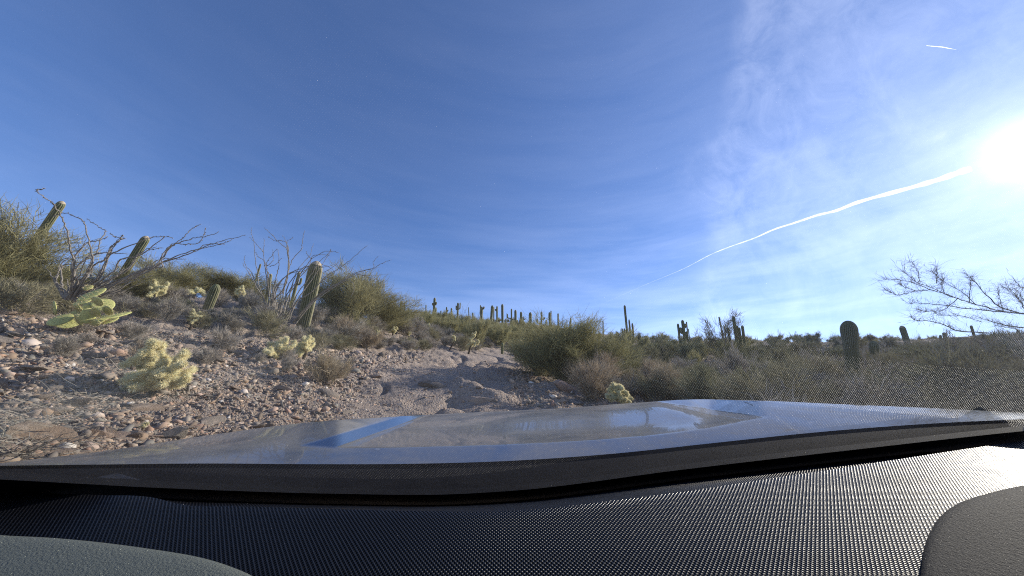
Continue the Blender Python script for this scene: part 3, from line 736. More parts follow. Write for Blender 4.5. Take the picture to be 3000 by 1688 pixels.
for (u, y, d, s, rot, ms, lb) in [
  (450, 872, 12.5, 1.0, 0.4, cm1, 'cream cholla with a shadowed dark left side, right of the left ocotillo'),
  (575, 920, 10.5, 0.62, 1.2, cm1, 'small round cream cholla in grey shrubs below the barrel saguaro'),
  (566, 875, 15, 0.9, 2.2, cm2, 'dark green cholla with cream tips left of the young barrel saguaro'),
  (540, 872, 17, 0.7, 0.9, cm2, 'faint small cholla behind the dark one left of the barrel saguaro'),
  (700, 880, 17, 0.9, 1.9, cm1, 'tan cholla clump between the barrel saguaro and the second ocotillo'),
  (300, 850, 12.2, 0.8, 2.7, cm1, 'cholla partly hidden behind the left ocotillo canes'),
  (262, 868, 10.2, 0.5, 0.1, cm2, 'small yellow cholla at the foot of the left ocotillo'),
  (1150, 985, 15, 0.62, 0.2, cm2, 'cream cholla on the bank right of the large green palo verde'),
  (1102, 1003, 13, 0.36, 0.7, cm1, 'tiny pale cholla low on the bank under the palo verde'),
  (1254, 978, 21, 0.55, 1.7, cm1, 'left of two small distant chollas in the green brush'),
  (1280, 982, 21, 0.55, 2.9, cm2, 'right of two small distant chollas in the green brush'),
  (1312, 1043, 16, 0.62, 0.0, cm3, 'leaning dark stemmed cholla with a small pale head beside the trail'),
  (1372, 1040, 16, 0.85, 0.5, cm4, 'bushy headed cholla on a dark stem beside the trail'),
  (1196, 1000, 16, 0.35, 0.5, cm1, 'pale little cholla on the stony slope above the trail'),
  (415, 1262, 4.3, 0.16, 0.5, cm2, 'very small yellow cholla seedling among the nearest stones'),
  (395, 900, 12.6, 0.35, 1.5, cm1, 'small greenish cholla tuft in the shrubs right of the prickly pear')]:
    cholla(ms, ground_at(u, y, d), lb, s * 1.15 / np.linalg.norm(ray(u, y)), rot)

# ------------------------------------------------------------------ prickly pear
def pad_mesh(rx, ry, th, seed):
    V, F, T = [], [], []; n, m = 22, 9
    for i in range(m + 1):
        ph = PI * i / m
        for j in range(n):
            a_ = 2 * PI * j / n; s = math.sin(ph); x = math.cos(a_) * s; z = math.sin(a_) * s
            V.append((rx * x * (1 + 0.06 * z), th * math.cos(ph), ry * z)); T.append(0)
    for i in range(m):
        for j in range(n):
            F.append((i * n + j, i * n + (j + 1) % n, (i + 1) * n + (j + 1) % n, (i + 1) * n + j))
    me = meshdata('pad', np.array(V), F, M['pad'], True); return me
def pad_spines(rx, ry, th, rs):
    V, F = [], []
    for gx in np.linspace(-0.85, 0.85, 7):
        for gz_ in np.linspace(-0.85, 0.85, 7):
            x = gx + rs.normal() * .03 + 0.06 * (round(gz_ * 3.5) % 2); z = gz_
            q = 1 - x * x - z * z
            if q < 0.03: continue
            for sd in (-1, 1):
                p = np.array([rx * x, sd * th * math.sqrt(q), ry * z])
                for _ in range(3):
                    d = np.array([x * .6, sd * 1.0, z * .6]) + rs.normal(size=3) * .5; d /= np.linalg.norm(d)
                    s = np.cross(d, rs.normal(size=3)); s = s / np.linalg.norm(s) * 0.0025; b = len(V)
                    V += [p - s, p + s, p + d * rs.uniform(.015, .035)]; F.append((b, b + 1, b + 2))
    return meshdata('spines', np.array(V), F, M['pad_spine'])
PADS = [(528,1262,64,60,8,0,1), (585,1375,78,52,8,.1,-.1), (715,1325,66,44,20,-.2,.2), (762,1375,56,46,-10,.6,.2), (890,1130,92,34,25,-.3,-.5), (940,1195,92,42,4,.3,-.7),
 (1040,1285,68,42,14,.5,.3), (930,1300,40,46,0,.7,0), (1108,1335,122,36,33,-.5,.1), (760,1268,82,40,24,.4,.9), (852,1272,32,44,0,.6,.5), (850,1335,46,66,-20,-.6,0),
 (960,1375,64,42,30,-.4,0), (1000,1228,66,62,20,-.5,.9), (850,1062,32,24,30,-.2,-.2), (915,1400,74,30,10,.5,0), (660,1410,70,40,0,-.3,.1), (800,1200,60,36,40,.1,.9),
 (1060,1380,60,34,40,-.6,.4), (880,1230,50,40,30,.5,.8)]
_pf = ground_at(250, 962, 8.3); _pD = _pf @ FWD
pp = empty('prickly_pear', tuple(_pf)); tag(pp, 'yellow green prickly pear in front of the left ocotillo', 'prickly pear cactus')
rs = np.random.default_rng(5)
for ip, (x, y, rx, ry, rot, yaw, dz) in enumerate(PADS):
    q = z1((x, y)); Dd = _pD + dz * 0.25 - (0.25 if ip in (0, 3, 5, 6, 7, 9, 15, 1, 11) else 0.0)
    c = ray(*q) * Dd - _pf; k = .3036 / FPX * Dd
    lit = ip not in (0, 3, 5, 6, 7, 9, 15); yw = (.95 if lit else -.35) + rs.normal() * 0.22; tl_ = (-.15 if lit else .25) + rs.normal() * .18; rot = rot + rs.normal() * 9 + (25 if lit else 0); ry = ry * 1.18
    R_ = Matrix(((RGT[0], FWD[0], UPV[0]), (RGT[1], FWD[1], UPV[1]), (RGT[2], FWD[2], UPV[2]))).to_4x4() @ Matrix.Rotation(-R(rot), 4, 'Y') @ Matrix.Rotation(yw, 4, 'Z') @ Matrix.Rotation(tl_, 4, 'X')
    cz = 0.85; 
    o = link('pad', pad_mesh(rx * k / cz, ry * k, 0.015, 1), pp); o.matrix_local = Matrix.Translation(Vector(c)) @ R_
    link('spines', pad_spines(rx * k / cz, ry * k, 0.015, rs), o)

# ------------------------------------------------------------------ bushes
M['olive_twig'] = mat_twig('olive_shrub_twigs', (0.10, 0.095, 0.05), (0.36, 0.33, 0.21), (0.26, 0.23, 0.15), 0.2)
PV = [bush_mesh(100 + i, 1.6, 2.6, 11, 9000, 0.5, 0.0055, 1.0, 0.55, limb_r=0.045) for i in range(3)]       # near palo verdes
PF = [bush_mesh(110 + i, 1.5, 2.3, 9, 3600, 0.5, 0.0105, 1.0, 0.5, limb_r=0.05) for i in range(4)]       # far ones
CR = [bush_mesh(120 + i, 1.4, 2.0, 9, 3000, 0.42, 0.010, 1.0, 0.4, limb_r=0.045, mats=('grey_bark', 'sage_twig')) for i in range(4)]   # far dull trees
DS = [bush_mesh(130 + i, 0.55, 0.62, 16, 3600, 0.20, 0.0032, 1.0, 0.35, limb_r=0.010, mats=('grey_bark', 'dry_twig')) for i in range(4)]
DF = [bush_mesh(140 + i, 0.60, 0.66, 12, 1500, 0.22, 0.006, 1.0, 0.35, limb_r=0.012, mats=('grey_bark', 'dry_twig')) for i in range(3)]
TS = [bush_mesh(150 + i, 0.50, 0.62, 16, 3000, 0.20, 0.0034, 1.0, 0.5, limb_r=0.010, mats=('grey_bark', 'tan_twig')) for i in range(3)]
SG = [bush_mesh(170 + i, 0.62, 0.7, 12, 1500, 0.2, 0.006, 1.0, 0.35, limb_r=0.012, mats=('grey_bark', 'sage_twig')) for i in range(2)]
DG = [bush_mesh(180 + i, 0.55, 0.62, 14, 3000, 0.18, 0.0035, 1.0, 0.35, limb_r=0.010, mats=('grey_bark', 'olive_twig')) for i in range(2)]
SP = bush_mesh(160, 1.5, 2.2, 10, 1500, 0.45, 0.008, 1.0, 0.6, limb_r=0.03, mats=('grey_bark', 'sage_twig'))
def place(protos, u, y, d, s, label, cat, group=None, name='palo_verde', i=None, tilt=(0, 0)):
    p = ground_at(u, y, d); p[2] -= 0.03
    k = random.randrange(len(protos)) if i is None else i
    q_ = 1.25 / np.linalg.norm(ray(u, y)); s = tuple(np.array(s) * q_) if not np.isscalar(s) else s * q_
    return bush_thing(name, protos[k], p, s, random.uniform(0, 6.28), label, cat, group, tilt=tilt)
# the ones that can be told apart
place(PV, -40, 860, 12.2, (1.25, 1.25, .95), 'olive palo verde at the left edge with the leaning saguaro in it', 'palo verde tree', i=0)
place(PV, 70, 880, 12.4, (.75, .75, .5), 'low right flank palo verde beside the one at the left edge', 'palo verde tree', i=1)
place(PV, 480, 880, 18.5, (1.2, 1.2, .62), 'yellowish palo verde behind the left ocotillo sweep', 'palo verde tree', i=1)
place(PV, 362, 880, 12.9, (.65, .65, .42), 'dark twiggy palo verde behind the slim leaning saguaro', 'palo verde tree', i=2)
place(PV, 625, 905, 19, (1.2, 1.2, .5), 'grey green palo verde behind the young barrel saguaro', 'palo verde tree', i=0)
place(PV, 715, 905, 19, (1.3, 1.3, .5), 'low palo verde filling the gap left of the second ocotillo', 'palo verde tree', i=2)
place(PV, 1030, 968, 14.5, (1.15, 1.15, .72), 'large bright green palo verde right of the big leaning saguaro', 'palo verde tree', i=1)
place(PV, 1110, 975, 15.5, (1.1, 1.1, .52), 'spreading palo verde with drooping right side above the bank', 'palo verde tree', i=0)
place(PV, 970, 960, 14.6, (.8, .8, .62), 'tangled palo verde directly behind the big leaning saguaro', 'palo verde tree', i=2)
place(PV, 1650, 1128, 10.6, (1.02, 1.02, .62), 'big central palo verde beside the trail with pale forked limbs', 'palo verde tree', i=0)
place(PV, 1740, 1130, 10.8, (.85, .85, .56), 'right hand half of the central palo verde thicket, tall wisps on top', 'palo verde tree', i=1)
place(PV, 1575, 1100, 11.8, (.8, .8, .48), 'lower left palo verde of the central thicket at the trail edge', 'palo verde tree', i=2)
place([SP], 2115, 1020, 27, (1.2, 1.2, 1.35), 'wispy see through bush around the left leaning saguaro on the right slope', 'desert bush', name='desert_bush')
# the many: filled in over the slopes
_taken = [(*ground_at(1822, 1188, 6.3)[:2], 1.5), (*ground_at(1950, 1188, 6.4)[:2], 1.3)]; FILLED = []
SKX = [-100, 200, 500, 800, 1100, 1130, 1200, 1270, 1350, 1420, 1500, 1560, 1620, 1800, 1900, 1960, 2100, 2200, 2300, 2400, 2540, 2700, 2900, 3100]
SKY = [780, 800, 820, 850, 880, 893, 905, 908, 922, 927, 928, 944, 955, 955, 958, 968, 982, 976, 972, 970, 976, 984, 974, 968]
PROT = [(868, 940, 948, 11.8), (595, 655, 898, 12.8), (540, 612, 912, 10.3), (1133, 1168, 984, 15), (1296, 1400, 1043, 16), (180, 340, 968, 8.2), (755, 935, 1030, 8.2), (425, 500, 862, 12.3), (1805, 1870, 1180, 7.1),
 (1790, 1888, 996, 32), (1970, 2030, 984, 34), (2120, 2195, 990, 26), (2440, 2530, 1085, 8.4), (2530, 2600, 1016, 13), (2625, 2680, 988, 20), (2745, 2790, 990, 26), (2080, 2150, 985, 26)]
def fill(n, region, dmin, protos, size, label, cat, group, name, sink=0.03, squash=(0.85, 1.15), tries=40):
    """region(): a random pixel, or (pixel, distance); size(d): scale"""
    made = 0
    for _ in range(n * tries):
        if made >= n: break
        q = region(); 
        if q is None: continue
        if len(q) == 3: p = ground_at(*q)
        else:
            p, dd = hit(*q)
            if p is None: continue
        d = float(np.hypot(p[0], p[1]))
        s = size(d); rad = dmin * s
        u_, y_, D_ = to_px(np.array(p, float)); hh = 2.25 if name in ('palo_verde', 'desert_bush') else .82
        lim = yi(u_, SKX, SKY) + U(0, 9)
        hw = s * (1.3 if hh > 1 else .5) / D_ * FPX
        for (ua, ub, yl, dm) in PROT:
            if ua - hw < u_ < ub + hw and d < dm: lim = max(lim, yl)
        smax = (y_ - lim) / FPX * D_ / hh
        if s > smax: s = smax * U(.9, 1)
        if s < (.2 if hh > 1 else .22): continue
        rad = dmin * s
        if any((p[0] - a_) ** 2 + (p[1] - b_) ** 2 < (rad * .5 + c_ * .5) ** 2 for a_, b_, c_ in _taken): continue
        if trailmask(np.array([p[0]]), np.array([p[1]]))[0] > 0.42 and d < 24: continue
        _taken.append((p[0], p[1], rad)); p = np.array(p, float); p[2] -= sink * s
        q_ = random.uniform(*squash)
        FILLED.append((bush_thing(name, random.choice(protos), p, (s * q_, s * q_, s / q_ * random.uniform(.85, 1.05)), random.uniform(0, 6.28), label, cat, group), group))
        made += 1
    return made
U = random.uniform
lerp = lambda a_, b_, t: a_ + (b_ - a_) * t
def yi(u, xs, ys): return float(np.interp(u, xs, ys))
def crest():      # along the crest of the hill and the right slope
    u = U(1120, 3050); return (u, 950, U(44, 78))
fill(110, crest, 2.4, PF[:2] + CR[:2], lambda d: U(.38, .68), 'green brush tree on the skyline of the hill', 'brush tree', 'brush trees along the skyline', 'palo_verde')
def hillface():
    u = U(1130, 1640); return (u, 950, U(22, 46))
fill(110, hillface, 2.0, PF, lambda d: U(.45, .78), 'green palo verde bush on the hill face above the trail', 'palo verde tree', 'palo verdes on the hill face above the trail', 'palo_verde')
def rightface():
    u = U(1790, 3050); return (u, 950, U(19, 44))
fill(95, rightface, 2.0, CR + PF[2:3], lambda d: U(.5, .9), 'dull olive bush in the shade of the right hand slope', 'bush', 'olive bushes on the right hand slope', 'desert_bush')
def rightnear():
    u = U(1740, 3050); return (u, 950, U(5.0, 19)) if U(0, 1) < .9 else None
fill(230, rightnear, .85, DF + DG + [SG[0], SG[1]], lambda d: U(.7, 1.2), 'grey brown twiggy shrub in the hollow right of the trail', 'shrub', 'grey brown shrubs right of the trail', 'dry_shrub')
def rightfoot():
    u = U(2150, 3080); return (u, 950, U(3.9, 8.5))
fill(70, rightfoot, .8, DF + SG, lambda d: U(.55, .95), 'grey brown twiggy shrub right behind the hood', 'shrub', 'grey brown shrubs right behind the hood', 'dry_shrub')
def rightgreen():
    u = U(2250, 3050); return (u, 950, U(7.5, 16))
fill(16, rightgreen, 2.0, CR, lambda d: U(.3, .45), 'olive green bush close behind the right part of the hood', 'bush', 'olive bushes behind the right part of the hood', 'desert_bush')
def banktop():
    u = U(-60, 1130); return (u, yi(u, [0, 300, 600, 850, 1130], [900, 880, 925, 955, 985]) + U(-32, 42))
fill(85, banktop, .85, DS + DG, lambda d: U(.7, 1.25), 'grey twiggy shrub in the dense band along the top of the bank', 'shrub', 'grey shrubs along the top of the bank', 'dry_shrub')
def bankbrow():
    u = U(850, 1480); return (u, yi(u, [850, 1100, 1250, 1380, 1480], [1010, 1010, 1010, 1018, 1030]) + U(-48, 20))
fill(60, bankbrow, .9, DS + DG, lambda d: U(.6, 1.1), 'rounded grey shrub on the brow of the cut bank', 'shrub', 'grey shrubs on the brow of the cut bank', 'dry_shrub')
def bankmid():
    u = U(150, 1000); return (u, yi(u, [150, 500, 1000], [985, 1010, 1050]) + U(-30, 60))
fill(12, bankmid, 1.5, DS, lambda d: U(.3, .6), 'small grey dead shrub scattered on the rubble slope', 'shrub', 'small dead shrubs on the rubble slope', 'dry_shrub')
for (u, y, s, d, lb) in [(950, 1120, .8, 7.0, 'tan brittle shrub on the lower bank below the twin cholla'), (1000, 1005, 1.0, 11.5, 'straw coloured leafy shrub below the green palo verde'),
    (1075, 1015, .9, 11.8, 'straw tinted shrub on the bank, right of the straw leafy one'), (1730, 1185, 1.0, 7.4, 'dry brown shrub between the white boulder and the cholla by the hood'),
    (1765, 1150, 1.15, 9.2, 'tall straw coloured shrub under the central palo verde'), (1690, 1130, 1.1, 10.0, 'dense tan shrub below the central palo verde'),
    (1915, 1180, 1.1, 9.0, 'reddish grey shrub right behind the hood cholla'), (1960, 1180, 1.0, 8.0, 'brown shrub just above the raised part of the hood'),
    (1610, 1090, 1.1, 12.5, 'tan leafy shrub at the trail edge left of the central palo verde'), (1560, 1065, 1.1, 14.5, 'brown leafy shrub at the bend of the trail'), (400, 1075, .5, 6.7, 'low straw tuft just behind the large yellow cholla')]:
    place(TS, u, y, d, s, lb, 'shrub', name='dry_shrub')

# ------------------------------------------------------------------ the bare branched tree at the right
def bare_tree():
    rs = np.random.default_rng(9)
    foot = ground_at(3420, 1040, 8.0); D0 = 6.2
    o = empty('palo_verde', tuple(foot)); tag(o, 'bare branched tree reaching in over the right edge of the view', 'tree')
    main = [[(1640,545),(1480,530),(1250,470),(1100,420),(900,355),(720,285),(600,272),(470,277)],
     [(1640,545),(1400,525),(1150,500),(950,470),(790,460),(690,462)], [(1350,700),(1100,685),(1000,630),(860,600),(760,600),(730,565)],
     [(1640,545),(1450,500),(1330,390),(1250,290),(1165,215)], [(1150,440),(900,340),(770,290),(700,225),(655,200)],
     [(900,355),(760,365),(640,400),(580,380),(525,345)], [(1250,470),(1150,370),(1050,320),(950,250),(890,195)], [(1700,640),(1640,500),(1590,420),(1510,350),(1450,320)],
     [(1700,350),(1640,345),(1590,310),(1560,270)], [(1110,420),(1000,520),(860,530),(780,520)], [(1300,610),(1150,560),(1000,560),(900,540)], [(1640,660),(1500,640),(1350,600),(1230,560)],
     [(1700,720),(1550,660),(1400,640)], [(800,290),(790,200),(760,150),(720,120)], [(940,300),(940,230),(938,160)], [(1640,440),(1560,330)], [(770,360),(660,320),(650,300)],
     [(1480,530),(1440,420),(1430,330)], [(1640,480),(1580,400),(1480,300)], [(1200,450),(1210,330),(1215,240)], [(1000,380),(980,300),(1000,260)]]
    V, F, T = [], [], []; st = []; dr = []
    for k, c in enumerate(main):
        px = np.array([z5(*p) for p in c]); n = len(px); tt = np.linspace(0, 1, n * 5)
        X = np.interp(tt, np.linspace(0, 1, n), px[:, 0]); Y = np.interp(tt, np.linspace(0, 1, n), px[:, 1])
        # round off the corners
        for _ in range(3): X[1:-1] = (X[:-2] + 2 * X[1:-1] + X[2:]) / 4; Y[1:-1] = (Y[:-2] + 2 * Y[1:-1] + Y[2:]) / 4
        off = rs.uniform(-.5, .5)
        pts = np.array([ray(x, y) * (D0 + (off - .35) * t) for x, y, t in zip(X, Y, tt)]) - foot + rs.normal(size=(len(tt), 3)) * .004
        tube(pts, (0.011 if k < 4 or k == 11 else 0.0055) * (1 - .78 * tt), 5, True, V=V, F=F, T=T)
        for i in range(2, len(pts) - 1): st.append(pts[i]); dr.append(pts[i + 1] - pts[i - 1])
    # trunk and the limbs outside the frame
    j = ray(*z5(1760, 560)) * (D0 + .1) - foot
    trunk, tF, tT = tube([np.zeros(3) - [0, 0, .1], j * .25 + [0, 0, .25], j * .6 + [0, 0, .3], j], [.09, .075, .05, .03], 8, True)
    link('trunk', meshdata('trunk', np.array(trunk), tF, M['pv_bark'], True), o)
    for m in [(1640, 545), (1700, 640), (1700, 350), (1700, 720)]:
        e = ray(*z5(*m)) * D0 - foot; tube([j * .85, (j * .85 + e) / 2 + [0, 0, .05], e], [.03, .022, .016], 6, True, V=V, F=F, T=T)
    for k in range(9):
        a_ = rs.uniform(0, 6.28); e = j + np.array([math.cos(a_) * 1.2 + .8, math.sin(a_) * 1.2, rs.uniform(.2, 1.5)])
        pp_ = np.linspace(0, 1, 8)[:, None]; pts = j * .8 * (1 - pp_) + e * pp_ + rs.normal(size=(8, 3)) * .05
        if any(to_px(q + foot)[0] < 2960 for q in pts): continue
        tube(pts, .02 * (1 - .8 * pp_[:, 0]), 5, True, V=V, F=F, T=T)
        for i in range(2, 7): st.append(pts[i]); dr.append(pts[i + 1] - pts[i - 1])
    br = link('branches', meshdata('branches', np.array(V), F, M['bare_bark'], True), o)
    st = np.array(st); dr = np.array(dr); dr /= np.linalg.norm(dr, axis=1)[:, None]
    n = 2200; idx = rs.integers(0, len(st), n)
    d = dr[idx] * .8 + rs.normal(size=(n, 3)) * .55 + np.array([0, 0, .35]); d /= np.linalg.norm(d, axis=1)[:, None]
    ln = rs.uniform(.05, .26, n)[:, None]
    P0 = st[idx] + rs.normal(size=(n, 3)) * .004; P2 = P0 + d * ln; P1 = (P0 + P2) / 2 + rs.normal(size=(n, 3)) * ln * .06
    n2 = 1600; i2 = rs.integers(0, n, n2); t2 = rs.uniform(.3, .9, n2)[:, None]; q0 = P0[i2] * (1 - t2) + P2[i2] * t2
    d2 = d[i2] + rs.normal(size=(n2, 3)) * .6; d2 /= np.linalg.norm(d2, axis=1)[:, None]; q2 = q0 + d2 * rs.uniform(.03, .12, n2)[:, None]
    Va, Fa, Ta = ribbons(np.vstack([P0, q0]), np.vstack([P1, (q0 + q2) / 2]), np.vstack([P2, q2]), rs.uniform(.0013, .0024, n + n2), rs)
    link('twigs', meshdata('twigs', Va, Fa, M['bare_twig'], False, Ta), o)
M['bare_bark'] = mat_flat('bare_bark', (0.22, 0.21, 0.18), 0.85, 0.2, 20)
M['bare_twig'] = mat_twig('bare_twigs', (0.16, 0.155, 0.13), (0.34, 0.33, 0.27), (0.22, 0.21, 0.18), 0.25)
bare_tree()

# ------------------------------------------------------------------ rocks
import bmesh
def rock_mesh(seed, sub=3, flat=0.6, cuts=11, smooth=False):
    rs = np.random.default_rng(seed)
    bm = bmesh.new(); bmesh.ops.create_icosphere(bm, subdivisions=sub, radius=1.0)
    V = np.array([v.co[:] for v in bm.verts])
    nn = rs.normal(size=(cuts, 3)); nn /= np.linalg.norm(nn, axis=1)[:, None]; dd = rs.uniform(0.5, 0.88, cuts)
    for _ in range(3):
        for n_i, d_i in zip(nn, dd):
            ex = V @ n_i - d_i; V = V - np.where(ex > 0, ex, 0)[:, None] * n_i
    V *= np.array([1, rs.uniform(.6, .9), flat * rs.uniform(.7, 1.1)])
    V += (0.035 * fbm(V[:, 0] * 2.5 + seed, V[:, 1] * 2.5, 3, V[:, 2] * 2.5))[:, None] * V
    for v, c in zip(bm.verts, V): v.co = c
    me = bpy.data.meshes.new('rock'); bm.to_mesh(me); bm.free(); me.materials.append(M['rock']); return me
ROCKS = [rock_mesh(300 + i, 3, (0.55, 0.4, 0.7, 0.3)[i % 4]) for i in range(10)]
def ledge_mesh():
    me = rock_mesh(411, 5, .5, 26); V = np.array([v.co[:] for v in me.vertices])
    k = 0.16 * fbm(V[:, 0] * 2.2, V[:, 1] * 5.0, 5, V[:, 2] * 4, .62) + .05 * np.abs(fbm(V[:, 0] * 6, V[:, 1] * 14, 4, V[:, 2] * 9))
    V = V * (1 + k[:, None]); V[:, 2] += .12 * fbm(V[:, 0] * 1.5, V[:, 1] * 3, 3)
    me.vertices.foreach_set('co', V.astype(np.float32).ravel()); me.update(); return me
ROCKS.append(ledge_mesh())
def rock(u, y, wpx, label, i, group=None, asp=1.0, zf=1.0, rot=None, sink=0.22, name='rock'):
    p, d = hit(u, y)
    if p is None: return None
    D = p @ FWD; s = wpx / 2 / FPX * D
    o = bpy.data.objects.new(name, ROCKS[i % len(ROCKS)]); COL.objects.link(o)
    o.scale = (s, s * asp, s * zf); o.rotation_euler = (random.uniform(-.35, .35), random.uniform(-.35, .35), random.uniform(0, 6.28) if rot is None else rot)
    o.location = (p[0], p[1], p[2] + s * 0.25 * zf - sink * s * .5)
    tag(o, label, 'rock', group); return o
for (u, y, w, lb, i, asp, zf, rot, sk) in [
  (1345, 1158, 250, 'long smooth grey ledge of bedrock crossing the trail', 10, .5, .5, -.35, .75),
  (1265, 1132, 130, 'left shoulder of the bedrock ledge with a shadowed face', 10, .6, .6, -.2, .3),
  (1652, 1142, 78, 'pale boulder under the shrubs at the right side of the trail', 2, .8, .9, .5, .2),
  (1690, 1180, 66, 'brown split boulder below the pale boulder', 5, .8, .8, 1.2, .3),
  (1640, 1180, 44, 'small grey boulder left of the brown split boulder', 0, .9, .8, .2, .3),
  (90, 925, 150, 'broad pink brown boulder slab at the left edge below the shrubs', 4, .6, .5, .1, .5),
  (20, 915, 90, 'tan boulder at the very left edge', 1, .7, .6, .6, .5),
  (255, 1045, 130, 'dark grey streaked slab above the large cholla', 3, .45, .7, -.1, .3),
  (478, 1026, 62, 'pale flat stone just behind the top of the large cholla', 1, .5, .6, .15, .2),
  (622, 1055, 84, 'dark angular rock with a tan top, right of the large cholla', 8, .6, .8, .2, .2),
  (600, 1035, 56, 'tan block on top of the dark angular rock', 4, .7, .7, .9, .2),
  (832, 1142, 60, 'grey blocky rock half way down the bank', 0, .7, .8, .4, .2),
  (700, 1035, 60, 'flat purple grey stone below the big leaning saguaro', 3, .6, .7, .3, .2),
  (790, 985, 70, 'pink tinted slab at the foot of the second ocotillo', 7, .6, .5, .1, .3),
  (1100, 1105, 44, 'orange brown stone in the washed bank', 4, .8, .8, .7, .2),
  (1038, 1060, 30, 'rust red stone high on the washed bank', 9, .8, .9, .7, .2),
  (960, 1160, 72, 'dark grey weathered outcrop stone above the hood', 6, .7, .8, .7, .4),
  (118, 1170, 54, 'standing grey flake of stone at the lower left', 8, .5, 1.2, .9, .1),
  (50, 1205, 80, 'pale green grey plate of stone at the lower left', 3, .6, .6, .2, .2),
  (255, 1265, 80, 'grey flat stone near the left end of the hood', 1, .5, .6, -.3, .2),
  (530, 1278, 76, 'pale pointed stone just above the hood edge', 3, .45, .7, .2, .2),
  (195, 1318, 60, 'white quartz stone by the left end of the hood', 5, .7, .8, .4, .2),
  (1395, 1222, 44, 'dark stone peeping over the hood in the trail', 2, .7, .7, .4, .3),
  (1095, 1228, 54, 'cluster topping brown stone at the hood edge', 5, .6, .7, .4, .3)]:
    rock(u, y, w, lb, i, None, asp, zf, rot, sk, 'boulder' if w > 75 else 'rock')
def bankpx():
    while True:
        u = U(-20, 1560); 
        yt = yi(u, [0, 300, 600, 850, 1100, 1300, 1560], [925, 955, 985, 1010, 1035, 1040, 1075]); yb = yi(u, [0, 600, 900, 1200, 1560], [1370, 1290, 1245, 1225, 1205])
        if yt >= yb: continue
        y = U(yt, yb); return u, y
n = 0
while n < 270:
    u, y = bankpx(); p, d = hit(u, y)
    if p is None: continue
    tmk = trailmask(np.array([p[0]]), np.array([p[1]]))[0]
    if tmk > .3 and random.random() < .8: continue
    s = float(np.clip(np.random.default_rng(n + 900).lognormal(-2.25, 0.5), .04, .3)) * (1.0 if u < 700 else .72)
    D = p @ FWD; g = 'loose rocks on the rubble bank'
    r_ = rock(u, y, 2 * s * 1000 / D * .62, 'angular loose rock lying in the rubble of the bank', random.randrange(10), g, U(.5, 1), U(.6, 1.1), None, .6)
    if r_: n += 1; FILLED.append((r_, g))
# gravel: stones nobody could count
def gravel():
    t = (1 + 5 ** .5) / 2
    ico = np.array([(-1,t,0),(1,t,0),(-1,-t,0),(1,-t,0),(0,-1,t),(0,1,t),(0,-1,-t),(0,1,-t),(t,0,-1),(t,0,1),(-t,0,-1),(-t,0,1)], float); ico /= np.linalg.norm(ico[0])
    fc = np.array([(0,11,5),(0,5,1),(0,1,7),(0,7,10),(0,10,11),(1,5,9),(5,11,4),(11,10,2),(10,7,6),(7,1,8),(3,9,4),(3,4,2),(3,2,6),(3,6,8),(3,8,9),(4,9,5),(2,4,11),(6,2,10),(8,6,7),(9,8,1)])
    rs = np.random.default_rng(77); C, S, Tn = [], [], []
    for i in range(36000):
        if i % 5 < 4:
            u, y = bankpx()
        else:
            u, y = U(1450, 2100), U(1050, 1200)
        p, d = hit(u, y)
        if p is None or d > 26: continue
        tmk = trailmask(np.array([p[0]]), np.array([p[1]]))[0]
        s = float(np.clip(rs.lognormal(-4.45, .72), .005, .085)) * (.75 if tmk > .4 else 1) * min(1.6, max(.7, d / 7))
        if tmk > .5 and rs.random() < .55: continue
        if tmk > .4: s *= .7
        C.append(p); S.append(s); Tn.append(rs.random())
    C = np.array(C); S = np.array(S); Tn = np.array(Tn); n = len(C)
    sc_ = S[:, None] * np.stack([rs.uniform(.8, 1.3, n), rs.uniform(.5, 1, n), rs.uniform(.22, .6, n)], 1)
    q = rs.normal(size=(n, 4)); q[:, 1:3] *= .35; q /= np.linalg.norm(q, axis=1)[:, None]; w, x, y, z = q.T
    Rm = np.stack([1 - 2 * (y * y + z * z), 2 * (x * y - z * w), 2 * (x * z + y * w), 2 * (x * y + z * w), 1 - 2 * (x * x + z * z), 2 * (y * z - x * w),
                   2 * (x * z - y * w), 2 * (y * z + x * w), 1 - 2 * (x * x + y * y)], 1).reshape(n, 3, 3)
    P_ = ico[None] * (1 + rs.uniform(-.48, .34, (n, 12, 1))) * sc_[:, None]
    P_ = np.einsum('nij,nkj->nki', Rm, P_) + C[:, None] + np.array([0, 0, 1]) * (sc_[:, 2] * .1)[:, None, None]
    F = (fc[None] + (np.arange(n) * 12)[:, None, None]).reshape(-1, 3)
    o = link('gravel', meshdata('gravel', P_.reshape(-1, 3), F, M['gravel'], False, np.repeat(Tn, 12)))
    tag(o, 'small stones and gravel strewn over the bank and trail', 'gravel', kind='stuff')
gravel()
